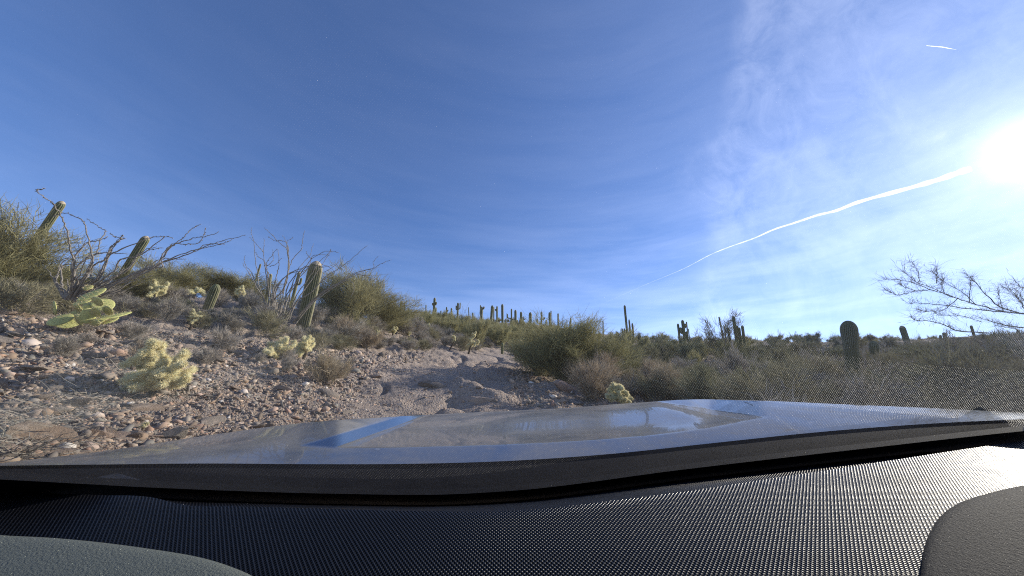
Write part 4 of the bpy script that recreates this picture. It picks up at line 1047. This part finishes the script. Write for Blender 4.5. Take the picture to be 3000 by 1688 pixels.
# dead twigs littering the near bank
def litter():
    rs = np.random.default_rng(31); A0, A1, A2, w = [], [], [], []
    def one(p, ln, wd):
        a_ = rs.uniform(0, 6.28); d = np.array([math.cos(a_), math.sin(a_), rs.uniform(-.1, .4)]) * ln
        q1 = p + d * .5 + rs.normal(size=3) * ln * .12; q2 = p + d + rs.normal(size=3) * ln * .2
        for q in (q1, q2): q[2] = max(q[2], gz(q[0], q[1]) + .004)
        A0.append(p + [0, 0, .006]); A1.append(q1); A2.append(q2); w.append(wd)
    for cx, cy, sx, sy, n in [(120, 1260, 120, 60, 420), (260, 1180, 110, 40, 260), (350, 1070, 120, 40, 260), (480, 1000, 160, 30, 300), (880, 1110, 90, 40, 260), (150, 985, 150, 25, 160), (650, 990, 200, 30, 260), (700, 1120, 250, 60, 160), (40, 1330, 60, 25, 120)]:
        for _ in range(n):
            p, d = hit(cx + rs.normal() * sx * .6, cy + rs.normal() * sy * .6)
            if p is None or d > 20: continue
            one(p, rs.uniform(.06, .38), rs.uniform(.0012, .0036))
    V, F, T = ribbons(np.array(A0), np.array(A1), np.array(A2), np.array(w), rs)
    o = link('twig_litter', meshdata('twig_litter', V, F, M['dry_twig'], False, T)); tag(o, 'dead twigs and dry grass littering the rubble bank', 'dead twigs', kind='stuff')
litter()
# every repeat gets a label of its own, told by the landmark it stands nearest to
MARKS = [((430, 1100), 'large fuzzy cholla'), ((240, 940), 'prickly pear'), ((120, 760), 'left ocotillo'), ((420, 760), 'slim leaning saguaro'), ((625, 860), 'young barrel saguaro'), ((575, 900), 'small round cholla'),
 ((720, 800), 'second ocotillo'), ((905, 870), 'large leaning saguaro'), ((840, 1005), 'twin pale cholla'), ((1020, 900), 'bright green palo verde'), ((1150, 966), 'cream cholla on the bank'), ((1268, 972), 'two small distant chollas'),
 ((1312, 1030), 'leaning dark stemmed cholla'), ((1372, 1018), 'bushy headed cholla'), ((1340, 1150), 'bedrock ledge'), ((1652, 1142), 'pale trailside boulder'), ((1690, 1180), 'brown split boulder'), ((1640, 1030), 'central palo verde'), ((1818, 1160), 'cholla by the hood'),
 ((1838, 960), 'big candelabra saguaro'), ((2005, 965), 'knobby saguaro'), ((2115, 970), 'wispy see through bush'), ((2150, 960), 'tall dark saguaro'), ((2490, 1000), 'bulbous headed saguaro'), ((2560, 1010), 'squat rounded saguaro'),
 ((2650, 975), 'dark tipped leaning saguaro'), ((2775, 980), 'short stumpy saguaro'), ((2900, 900), 'bare branched tree'), ((1472, 920), 'tallest crest saguaro'), ((1274, 900), 'two tiny armed saguaro'), ((1342, 910), 'forked arm saguaro'),
 ((1411, 915), 'crooked top armed saguaro'), ((1498, 925), 'mid crest candelabra'), ((1554, 935), 'fattest crest saguaro'), ((1586, 940), 'three armed candelabra'), ((1400, 960), 'distant ocotillo fan'), ((90, 925), 'pink brown boulder slab'),
 ((255, 1045), 'dark streaked slab'), ((620, 1050), 'dark angular rock'), ((832, 1142), 'grey blocky rock'), ((960, 1160), 'dark outcrop stone'), ((1038, 1060), 'rust red stone'), ((118, 1170), 'standing grey flake'), ((50, 1205), 'pale grey plate'),
 ((255, 1265), 'grey flat stone'), ((530, 1278), 'pale pointed stone'), ((195, 1318), 'white quartz stone'), ((400, 1250), 'tiny yellow seedling'), ((790, 985), 'pink slab below the ocotillo'), ((1100, 1105), 'orange brown stone')]
ORD = ['nearest', 'second nearest', 'third nearest', 'fourth nearest', 'fifth nearest', 'sixth nearest', 'seventh nearest', 'eighth nearest', 'ninth nearest', 'tenth nearest'] + [w + ' nearest' for w in 'eleventh twelfth thirteenth fourteenth fifteenth sixteenth seventeenth eighteenth nineteenth twentieth'.split()] + ['twenty %s nearest' % w for w in 'first second third fourth fifth sixth seventh eighth ninth'.split()] + [w + ' nearest' for w in ['thirtieth'] ] + ['thirty %s nearest' % w for w in 'first second third fourth fifth sixth seventh eighth ninth'.split()] + ['fortieth nearest']
SHORT = {'brush trees along the skyline': 'green skyline brush tree', 'palo verdes on the hill face above the trail': 'hill face palo verde', 'olive bushes on the right hand slope': 'olive slope bush',
 'grey brown shrubs right of the trail': 'grey brown shrub', 'grey brown shrubs right behind the hood': 'low twiggy shrub', 'olive bushes behind the right part of the hood': 'olive green bush',
 'grey shrubs along the top of the bank': 'grey twiggy shrub', 'grey shrubs on the brow of the cut bank': 'rounded grey shrub', 'small dead shrubs on the rubble slope': 'small dead grey shrub', 'loose rocks on the rubble bank': 'loose angular rock'}
cells = {}
for o, g in FILLED:
    u, y, D = to_px(np.array(o.location[:])); q = min(MARKS, key=lambda m: math.hypot(m[0][0] - u, (m[0][1] - y) * 1.5))
    du, dy = u - q[0][0], q[0][1] - y
    side = ('left of' if du < 0 else 'right of') if abs(du) > abs(dy) else ('above' if dy > 0 else 'below')
    cells.setdefault((g, q[1], side), []).append((math.hypot(du, dy), o))
for (g, m, side), L_ in cells.items():
    L_.sort(key=lambda t: t[0])
    for i, (_, o) in enumerate(L_):
        sd = side.replace(' of', '')
        o['label'] = '%s, %s %s the %s' % (SHORT[g], ORD[min(i, 39)], ('to the %s of' % sd) if ' of' in side else sd, m) if len(L_) > 1 else '%s alone %s the %s' % (SHORT[g], ('to the %s of' % sd) if ' of' in side else sd, m)

# contrails: long thin clouds high overhead
def contrail(px, halfw, dist, label, dens):
    n = 60; px = np.array(px, float); tt = np.linspace(0, 1, len(px)); t2 = np.linspace(0, 1, n)
    X = np.interp(t2, tt, px[:, 0]); Y = np.interp(t2, tt, px[:, 1]); H_ = np.interp(t2, np.linspace(0, 1, len(halfw)), halfw)
    for _ in range(3): X[1:-1] = (X[:-2] + 2 * X[1:-1] + X[2:]) / 4; Y[1:-1] = (Y[:-2] + 2 * Y[1:-1] + Y[2:]) / 4
    pts = [ray(x, y) / np.linalg.norm(ray(x, y)) * dist for x, y in zip(X, Y)]
    rad = [h / FPX * dist * (1 + .12 * math.sin(i * 1.7) + .1 * random.uniform(-1, 1)) for i, h in enumerate(H_)]
    foot = pts[0]; V, F, T = tube(np.array(pts) - foot, rad, 12, True)
    tt_ = np.repeat(t2, 12); tt_ = np.concatenate([tt_, [1.0]])
    o = link('contrail', meshdata('contrail', np.array(V), F, dens, True, tt_), None, tuple(foot)); tag(o, label, 'contrail')
def mat_trail(name, a0, a1):
    g = NM(name); o = g.obj(); t = g.attr()
    lw = g.n('ShaderNodeLayerWeight'); lw.inputs['Blend'].default_value = 0.5
    edge = g.math('POWER', g.rng(lw.outputs['Facing'], 0.05, 0.98, 1.0, 0.0), 1.4)
    al = g.math('MULTIPLY', g.math('MULTIPLY', edge, g.rng(t, 0.0, 0.8, a0, a1)), g.rng(g.noise(0.007, 6, 0.65, o), 0.38, 0.6, 0.35, 1.0), clamp=True)
    tr = g.n('ShaderNodeBsdfTransparent'); tl = g.n('ShaderNodeBsdfTranslucent'); tl.inputs[0].default_value = (.95, .95, .95, 1)
    df = g.n('ShaderNodeBsdfDiffuse'); df.inputs[0].default_value = (.95, .95, .95, 1)
    m1 = g.n('ShaderNodeMixShader'); m1.inputs[0].default_value = 1.0; g.L.new(df.outputs[0], m1.inputs[1]); g.L.new(tl.outputs[0], m1.inputs[2])
    m2 = g.n('ShaderNodeMixShader'); g.L.new(al, m2.inputs[0]); g.L.new(tr.outputs[0], m2.inputs[1]); g.L.new(m1.outputs[0], m2.inputs[2])
    g.L.new(m2.outputs[0], g.out.inputs['Surface']); return g.m
contrail([(1760, 893), (1880, 838), (2010, 786), (2075, 748), (2140, 722), (2215, 697), (2265, 672), (2330, 653), (2400, 628), (2450, 619), (2510, 592), (2640, 558), (2760, 524), (2800, 508), (2845, 494)],
         [.4, .6, 1.0, 1.4, 1.9, 2.4, 2.9, 3.5, 4.0, 4.6, 5.4, 6.2], 9000, 'long bright contrail rising from the skyline to the sun', mat_trail('contrail_ice', 0.03, 0.72))
contrail([(2714, 134), (2760, 138), (2802, 146)], [.3, .8, .2], 9000, 'short white contrail near the top right corner', mat_trail('contrail_ice_fresh', 0.95, 0.6))

# ------------------------------------------------------------------ the car we look out of
car = empty('car', (0, 0.35, -1.35)); tag(car, 'car seen from inside, blue grey hood, windshield and black mesh topped dashboard', 'car')
CARP = Vector(car.location)
def cpart(name, V, F, mat, parent=None, smooth=True, attr=None):
    Vw = np.asarray(V, float) - np.array(CARP[:])
    return link(name, meshdata(name, Vw, F, mat, smooth, attr), parent or car)
def gridF(nu, nv, flip=False):
    i, j = np.meshgrid(np.arange(nv - 1), np.arange(nu - 1), indexing='ij'); a_ = (i * nu + j).ravel()
    F = np.stack([a_, a_ + 1, a_ + nu + 1, a_ + nu], 1); return F[:, ::-1] if flip else F
def sm(xs, ys, u):
    """smooth curve through points (monotone-ish: cubic Hermite)"""
    xs = np.array(xs, float); ys = np.array(ys, float); u = np.asarray(u, float)
    m = np.gradient(ys, xs); k = np.clip(np.searchsorted(xs, u) - 1, 0, len(xs) - 2)
    h = xs[k + 1] - xs[k]; t = (u - xs[k]) / h
    r_ = (2 * t**3 - 3 * t**2 + 1) * ys[k] + (t**3 - 2 * t**2 + t) * h * m[k] + (-2 * t**3 + 3 * t**2) * ys[k + 1] + (t**3 - t**2) * h * m[k + 1]
    r_ = np.where(u < xs[0], ys[0] + m[0] * (u - xs[0]), r_); return np.where(u > xs[-1], ys[-1] + m[-1] * (u - xs[-1]), r_)
sst = lambda a_, b_, x: (lambda t: t * t * (3 - 2 * t))(np.clip((x - a_) / (b_ - a_), 0, 1))
# pixel outlines of the hood
y_front = lambda u: sm([-300, 0, 300, 600, 900, 1150, 1400, 1650, 1850, 2050, 2200, 2500, 2800, 3000, 3300], [1392, 1357, 1322, 1277, 1238, 1221, 1208, 1196, 1181, 1170, 1173, 1186, 1199, 1210, 1226], u)
y_rear = lambda u: sm([-300, 0, 300, 600, 900, 1200, 1500, 1800, 2100, 2400, 2700, 3000, 3300], [1378, 1371, 1367, 1364, 1366, 1365, 1356, 1335, 1303, 1272, 1249, 1234, 1222], u)
d_front = lambda u: sm([-300, 0, 600, 1200, 1800, 2400, 3000, 3300], [1.05, 1.15, 1.45, 1.75, 1.90, 1.92, 1.72, 1.6], u)
d_rear = lambda u: sm([-300, 0, 600, 1200, 1800, 2400, 3000, 3300], [.74, .78, .84, .86, .90, 1.02, 1.20, 1.28], u)
def hood():
    nu, nv = 441, 150
    u = np.linspace(-260, 3260, nu); v = np.linspace(0, 1, nv)
    UU, VV = np.meshgrid(u, v)
    yr, yf, dr_, df_ = y_rear(UU), y_front(UU), d_rear(UU), d_front(UU)
    yp = yr + (yf - yr) * VV
    # which part of the surroundings each part of the sheet mirrors fixes its slope; the slopes are summed up from the rear edge
    ycr = sm([600, 890, 1000, 1100, 1300, 1500, 1800, 2000, 2240, 2400], [1318, 1303, 1311, 1313, 1310, 1304, 1287, 1268, 1222, 1190], UU)
    k_rear = sst(2, -5, yp - ycr)                      # 0 on the rear band, 1 on the raised centre
    tl = np.clip((yp - 1222) / 80, -.2, 1.1); lo = 1165 + (895 - 1165) * tl; li = 1232 + (1010 - 1232) * tl
    tr_ = np.clip((yp - 1176) / 46, -.2, 1.1); ro = 1915 + (2235 - 1915) * tr_; ri = 1895 + (2050 - 1895) * tr_
    inside = sst(-10, 10, UU - lo) * sst(10, -10, UU - ro) * k_rear
    lf = sst(-8, 8, UU - lo) * sst(8, -8, UU - li) * sst(8, -3, yp - ycr)
    rf = sst(-40, 30, UU - ri) * sst(6, -6, UU - ro) * sst(10, -10, yp - ycr)
    yref = np.interp(UU, [0, 900, 1500, 2200, 3000], [760, 700, 640, 640, 760]) + 0 * yp
    outer = np.interp(VV, [0, .3, .75, 1.0], [0, 60, 330, 380]) * sst(1300, 500, UU) + np.interp(VV, [0, .6, 1.0], [0, 40, 190]) * sst(500, 1900, UU)
    yref = yref + outer
    tc_ = (ycr - yp) / np.maximum(ycr - yf, 8)          # 0 at the crease, 1 at the front edge
    cen = np.interp(tc_, [0, .22, .42, .62, .8, 1.0], [1040, 1010, 905, 900, 960, 1110])
    cenL = np.interp(tc_, [0, .25, .6, 1.0], [1060, 1020, 985, 1110]); kx = sst(1350, 1600, UU); cen = cen * kx + cenL * (1 - kx)
    cen = cen - 70 * sst(1800, 2050, UU)
    yref = yref * (1 - inside) + cen * inside
    yref = yref * (1 - lf) + 420 * lf; yref = yref * (1 - rf) + 1060 * rf
    rr_ = (CY - yp) / FPX; mm = np.tan((np.arctan(rr_) + np.arctan((CY - yref) / FPX)) / 2)
    dlog = np.diff(rr_, axis=0) / np.maximum((mm - rr_)[:-1] * .5 + (mm - rr_)[1:] * .5, .03)
    lD = np.log(d_rear(u))[None] + np.concatenate([np.zeros((1, nu)), np.cumsum(dlog, 0)])
    ker = np.hanning(7); ker /= ker.sum(); low = np.polynomial.polynomial.Polynomial
    lD = np.stack([np.convolve(np.pad(row, 3, mode='edge'), ker, 'valid') for row in lD])
    D = np.exp(lD); print('hood depth', D[-1].min(), D[-1].max())
    P_ = np.stack([(UU - CX) / FPX * D, rr_ * D, D], -1)
    Vw = P_[..., :1] * RGT + P_[..., 1:2] * UPV + P_[..., 2:] * FWD
    # front lip turns down
    last = Vw[-1]; rows = [Vw.reshape(-1, 3)]
    cv = [(.03, -.012), (.055, -.035), (.07, -.07), (.075, -.14), (.07, -.35)]
    for a_, b_ in cv:
        rows.append(last + a_ * FWD + b_ * UPV)
    V = np.concatenate(rows); nv2 = nv + len(cv)
    cpart('hood', V, gridF(nu, nv2), M['paint'], attr=np.concatenate([(1 - lf).ravel(), np.ones(nu * len(cv))]))
    # the rear flange of the hood and the dark panel under it
    rear = Vw[0]
    V = np.concatenate([rear + UPV * 0.000 - FWD * .001, rear - UPV * .006 - FWD * .006, rear - UPV * .03 - FWD * .002]); cpart('hood_seal', V, gridF(nu, 3, True), M['blackrub'])
def mat_paint():
    g = NM('dusty_metallic_paint'); o = g.obj()
    d1 = g.noise(3.0, 7, 0.65, o, 0.8); d2 = g.noise(60, 6, 0.7, o); d3 = g.noise(9, 6, 0.6, o, 1.5)
    dust = g.math('MULTIPLY', g.rng(d1, 0.32, 0.68, 0.25, 0.75), g.rng(d2, 0.3, 0.7, 0.75, 1.1), clamp=True)
    dust = g.math('ADD', dust, g.rng(d3, 0.62, 0.7, 0, 0.22), clamp=True)
    b1 = g.b; g.P(col=(0.045, 0.12, 0.24), metal=0.55, rough=g.rng(d2, .3, .7, .16, .26), coat=0.7, coatr=0.03)
    df = g.n('ShaderNodeBsdfDiffuse'); df.inputs[0].default_value = (0.34, 0.32, 0.29, 1)
    mx = g.n('ShaderNodeMixShader'); g.L.new(g.math('MULTIPLY', g.math('MULTIPLY', dust, 0.88), g.rng(g.attr(), 0, 1, .12, 1)), mx.inputs[0]); g.L.new(b1.outputs[0], mx.inputs[1]); g.L.new(df.outputs[0], mx.inputs[2])
    g.L.new(mx.outputs[0], g.out.inputs['Surface']); return g.m
M['paint'] = mat_paint()
M['blackrub'] = mat_flat('black_rubber', (0.012, 0.012, 0.013), 0.7, 0.2, 40)
M['cowl'] = mat_flat('black_cowl_plastic', (0.010, 0.010, 0.012), 0.85, 0.06, 120, (0.015, 0.015, 0.018), 300)
M['frit'] = mat_flat('black_frit', (0.002, 0.002, 0.002), 0.6, 0.05)
M['under'] = mat_flat('black_cavity', (0.004, 0.004, 0.004), 0.9, 0.0)
hood()
# cowl panel between the hood and the glass
y_cowl = lambda u: sm([-300, 0, 500, 1000, 1300, 1500, 2000, 2500, 3000, 3300], [1392, 1405, 1431, 1447, 1449, 1438, 1376, 1318, 1263, 1236], u)
y_gap = lambda u: sm([-300, 0, 300, 450, 530, 700, 900, 1200, 1500, 1800, 2000, 2300, 2500, 2800, 3000, 3300], [1432, 1441, 1451, 1458, 1478, 1484, 1489, 1497, 1497, 1466, 1441, 1396, 1366, 1320, 1291, 1252], u)
def cowl():
    nu = 241; u = np.linspace(-260, 3260, nu); yr, yc, dr_ = y_rear(u), y_cowl(u), d_rear(u)
    rows = []
    for t, dy in ((0, -6), (0.0, 4), (.12, 0), (.5, 0), (.9, 0), (1.0, 0), (1.25, 0)):
        y = yr + (yc - yr) * t + dy if t < 1 else yc + (t - 1) * 120
        dd = dr_ * (1 - .012 - .16 * t)
        rows.append(np.array([atD(a_, b_, c_) for a_, b_, c_ in zip(u, y, dd)]))
    cpart('cowl_panel', np.concatenate(rows), gridF(nu, len(rows), True), M['cowl'])
cowl()
# windshield: a raked pane above the dashboard, its foot on the cowl
# pane plane in lens space: height = C0 + C1 * x - depth   (raked at about 45 degrees, turned a little)
C0, C1 = .24, .11
def GP(x, dep): return RGT * x + UPV * (C0 + C1 * x - dep) + FWD * dep
gn = C1 * RGT - UPV - FWD; gn /= np.linalg.norm(gn)
def glass_hit(u, y, off=0.0):
    r_ = ray(u, y); p0 = GP(0, .2) - gn * -off; return r_ * ((p0 @ gn) / (r_ @ gn))
def mat_glass():
    g = NM('windshield_glass'); g.N.remove(g.b); o = g.obj()
    tr = g.n('ShaderNodeBsdfTransparent'); tr.inputs[0].default_value = (.97, .985, .98, 1)
    gl = g.n('ShaderNodeBsdfGlossy'); gl.inputs['Roughness'].default_value = 0.0
    ge = g.n('ShaderNodeNewGeometry'); dt = g.n('ShaderNodeVectorMath', operation='DOT_PRODUCT')
    g.L.new(ge.outputs['Incoming'], dt.inputs[0]); g.L.new(ge.outputs['Normal'], dt.inputs[1])
    c5 = g.math('POWER', g.math('SUBTRACT', 1.0, g.math('ABSOLUTE', dt.outputs['Value'])), 5.0)
    f2 = g.math('MULTIPLY', g.math('MULTIPLY_ADD', c5, 0.96, 0.04), 2.0, clamp=True)      # both faces of the pane reflect
    m1 = g.n('ShaderNodeMixShader'); g.L.new(f2, m1.inputs[0]); g.L.new(tr.outputs[0], m1.inputs[1]); g.L.new(gl.outputs[0], m1.inputs[2])
    # dust film and specks on the outside
    d1 = g.n('ShaderNodeBsdfTranslucent'); d1.inputs[0].default_value = (.9, .88, .84, 1)
    d2 = g.n('ShaderNodeBsdfRefraction'); d2.inputs['IOR'].default_value = 1.02; d2.inputs['Roughness'].default_value = .62     # dust scatters mostly forward
    ds = g.n('ShaderNodeMixShader'); ds.inputs[0].default_value = .6; g.L.new(d1.outputs[0], ds.inputs[1]); g.L.new(d2.outputs[0], ds.inputs[2])
    n1 = g.noise(5, 7, .65, o, 1.0); vo = g.n('ShaderNodeTexVoronoi'); vo.inputs['Scale'].default_value = 26; g.L.new(o, vo.inputs['Vector'])
    sp = g.n('ShaderNodeSeparateColor'); g.L.new(vo.outputs['Color'], sp.inputs[0])
    dot_ = g.math('MULTIPLY', g.rng(vo.outputs['Distance'], .05, .09, 1, 0), g.rng(sp.outputs[0], .86, .9, 0, 1))
    film = g.math('ADD', g.rng(n1, .35, .7, .009, .024), g.math('MULTIPLY', dot_, .11))
    m2 = g.n('ShaderNodeMixShader'); g.L.new(film, m2.inputs[0]); g.L.new(m1.outputs[0], m2.inputs[1]); g.L.new(ds.outputs[0], m2.inputs[2])
    g.L.new(m2.outputs[0], g.out.inputs['Surface']); return g.m
M['glass'] = mat_glass()
def windshield():
    V = []; nu, nv = 31, 21
    for j in range(nv):
        for i in range(nu):
            x = -1.25 + 2.75 * i / (nu - 1); t = j / (nv - 1)
            V.append(GP(x, (.66 + (.04 if x > 0 else .13) * x) * (1 - t) - .22 * t))
    w = cpart('windshield', V, gridF(nu, nv), M['glass'])
    # black ceramic band printed round the lower edge
    u = np.linspace(-260, 3012, 121)
    top = [glass_hit(a_, b_, .004) for a_, b_ in zip(u, y_cowl(u))]; bot = [glass_hit(a_, b_ + 34, .004) for a_, b_ in zip(u, y_gap(u))]
    cpart('frit_band', np.array(top + bot), gridF(121, 2), M['frit'], None)
windshield()
# dashboard
HD = 0.250
def dashpt(u, y, h=0.0):
    D = (HD - h) / ((y - CY) / FPX); return atD(u, y, D)
def mat_mesh():
    g = NM('dash_mesh'); o = g.n('ShaderNodeUVMap', uv_map='plan').outputs[0]
    sx = g.n('ShaderNodeSeparateXYZ'); g.L.new(o, sx.inputs[0])
    p = 0.0031
    def saw(a_, b_):
        q = g.math('ADD', g.math('MULTIPLY', sx.outputs[0], a_ / p), g.math('MULTIPLY', sx.outputs[1], b_ / p))
        return g.math('ABSOLUTE', g.math('SINE', g.math('MULTIPLY', q, math.pi)))
    h_ = g.math('MULTIPLY', saw(.74, .67), saw(-.74, .67))
    hole = g.rng(h_, .18, .62, 0, 1)
    c = g.mix(hole, (0.013, 0.0135, 0.017), (0.0012, 0.0012, 0.0016))
    g.P(col=c, rough=0.30, spec=g.rng(hole, 0, 1, .17, .02), nrm=g.bump(g.math('MULTIPLY', h_, -1.0), 1.0, 0.0015)); return g.m
M['mesh'] = mat_mesh()
M['pad_l'] = mat_flat('grey_green_dash_skin', (0.115, 0.128, 0.112), 0.6, 0.25, 3, (0.105, 0.117, 0.103), 500)
M['pad_r'] = mat_flat('grained_dash_skin', (0.020, 0.021, 0.023), 0.8, 0.1, 3, (0.017, 0.018, 0.02), 420)
def dashboard():
    nu, nv = 161, 60; u = np.linspace(-900, 4600, nu); V = []; UVs = []
    yb = y_gap(u) - 0; D0 = HD / ((yb - CY) / FPX)
    back = np.array([dashpt(a_, b_) for a_, b_ in zip(u, yb)])
    near = np.array([RGT * ((a_ - CX) / FPX * .42) + UPV * (-HD) + FWD * -.45 for a_ in u])
    for j in range(nv):
        t = j / (nv - 1); V.append(back * (1 - t) + near * t)
    V = np.concatenate(V)
    # front roll of the dash toward the glass
    endp = np.array([glass_hit(a_, b_ + 30, .007) for a_, b_ in zip(u, y_cowl(u))])
    hy = endp @ UPV; endp = endp - UPV * np.maximum(0, hy + .285)[:, None]      # keep the far end below the dash top
    bk = back + FWD * .012 - UPV * .012
    V = np.concatenate([endp, endp * .5 + bk * .5, bk, V]); nv += 3
    o = cpart('dashboard', V, gridF(nu, nv, True), M['mesh'], None)
    uvl = o.data.uv_layers.new(name='plan'); X = V @ RGT; Y = V @ FWD
    li = np.empty(len(o.data.loops), dtype=np.int32); o.data.loops.foreach_get('vertex_index', li)
    uvl.data.foreach_set('uv', np.stack([X[li], Y[li]], 1).astype(np.float32).ravel())
    def pad(name, edge, inner, mat):
        n = len(edge) * 8; tt = np.linspace(0, len(edge) - 1, n); k = np.arange(len(edge))
        E = np.stack([sm(k, [e[0] for e in edge], tt), sm(k, [e[1] for e in edge], tt)], 1); I = np.stack([np.interp(tt, k, [e[0] for e in inner]), np.interp(tt, k, [e[1] for e in inner])], 1)
        rows = []
        for v, h in ((-.0, -.004), (0, .001), (.004, .005), (.012, .008), (.03, .0105), (.07, .012), (.2, .014), (.5, .015), (1, .016)):
            P_ = E * (1 - v) + I * v; rows.append(np.array([dashpt(a_, b_, h) for a_, b_ in P_]))
        me = cpart(name, np.concatenate(rows), gridF(n, len(rows)), mat, o)
        return me
    pad('left_pad', [(-420, 1535), (-200, 1550), (0, 1568), (150, 1576), (300, 1590), (450, 1610), (580, 1632), (680, 1662), (760, 1700), (830, 1760), (880, 1850)],
        [(-420, 1900), (-300, 1950), (-150, 2000), (0, 2050), (150, 2100), (250, 2150), (300, 2200), (350, 2200), (400, 2250), (450, 2300), (500, 2350)], M['pad_l'])
    pad('right_pad', [(2665, 1880), (2678, 1780), (2692, 1700), (2704, 1620), (2724, 1560), (2760, 1508), (2815, 1472), (2900, 1444), (3000, 1422), (3150, 1395), (3400, 1360)],
        [(3100, 2300), (3150, 2250), (3200, 2200), (3250, 2150), (3300, 2100), (3350, 2050), (3400, 2000), (3500, 1950), (3600, 1900), (3700, 1850), (3900, 1700)], M['pad_r'])
dashboard()
# roof lining over our heads and the seat backs behind
def cabin():
    def box(P_): return np.array(P_)
    e = [GP(x, -.14 + .02 * x) for x in np.linspace(-1.2, 1.45, 12)]
    r2 = [p - FWD * .9 + UPV * .05 for p in e]; r3 = [p - FWD * 1.3 - UPV * .15 for p in e]; r4 = [p - FWD * 1.35 - UPV * 1.2 for p in e]
    cpart('roof', np.array(e + r2 + r3 + r4), gridF(12, 4), M['lining'])
M['lining'] = mat_flat('grey_roof_lining', (0.16, 0.16, 0.155), 0.9, 0.1)
cabin()
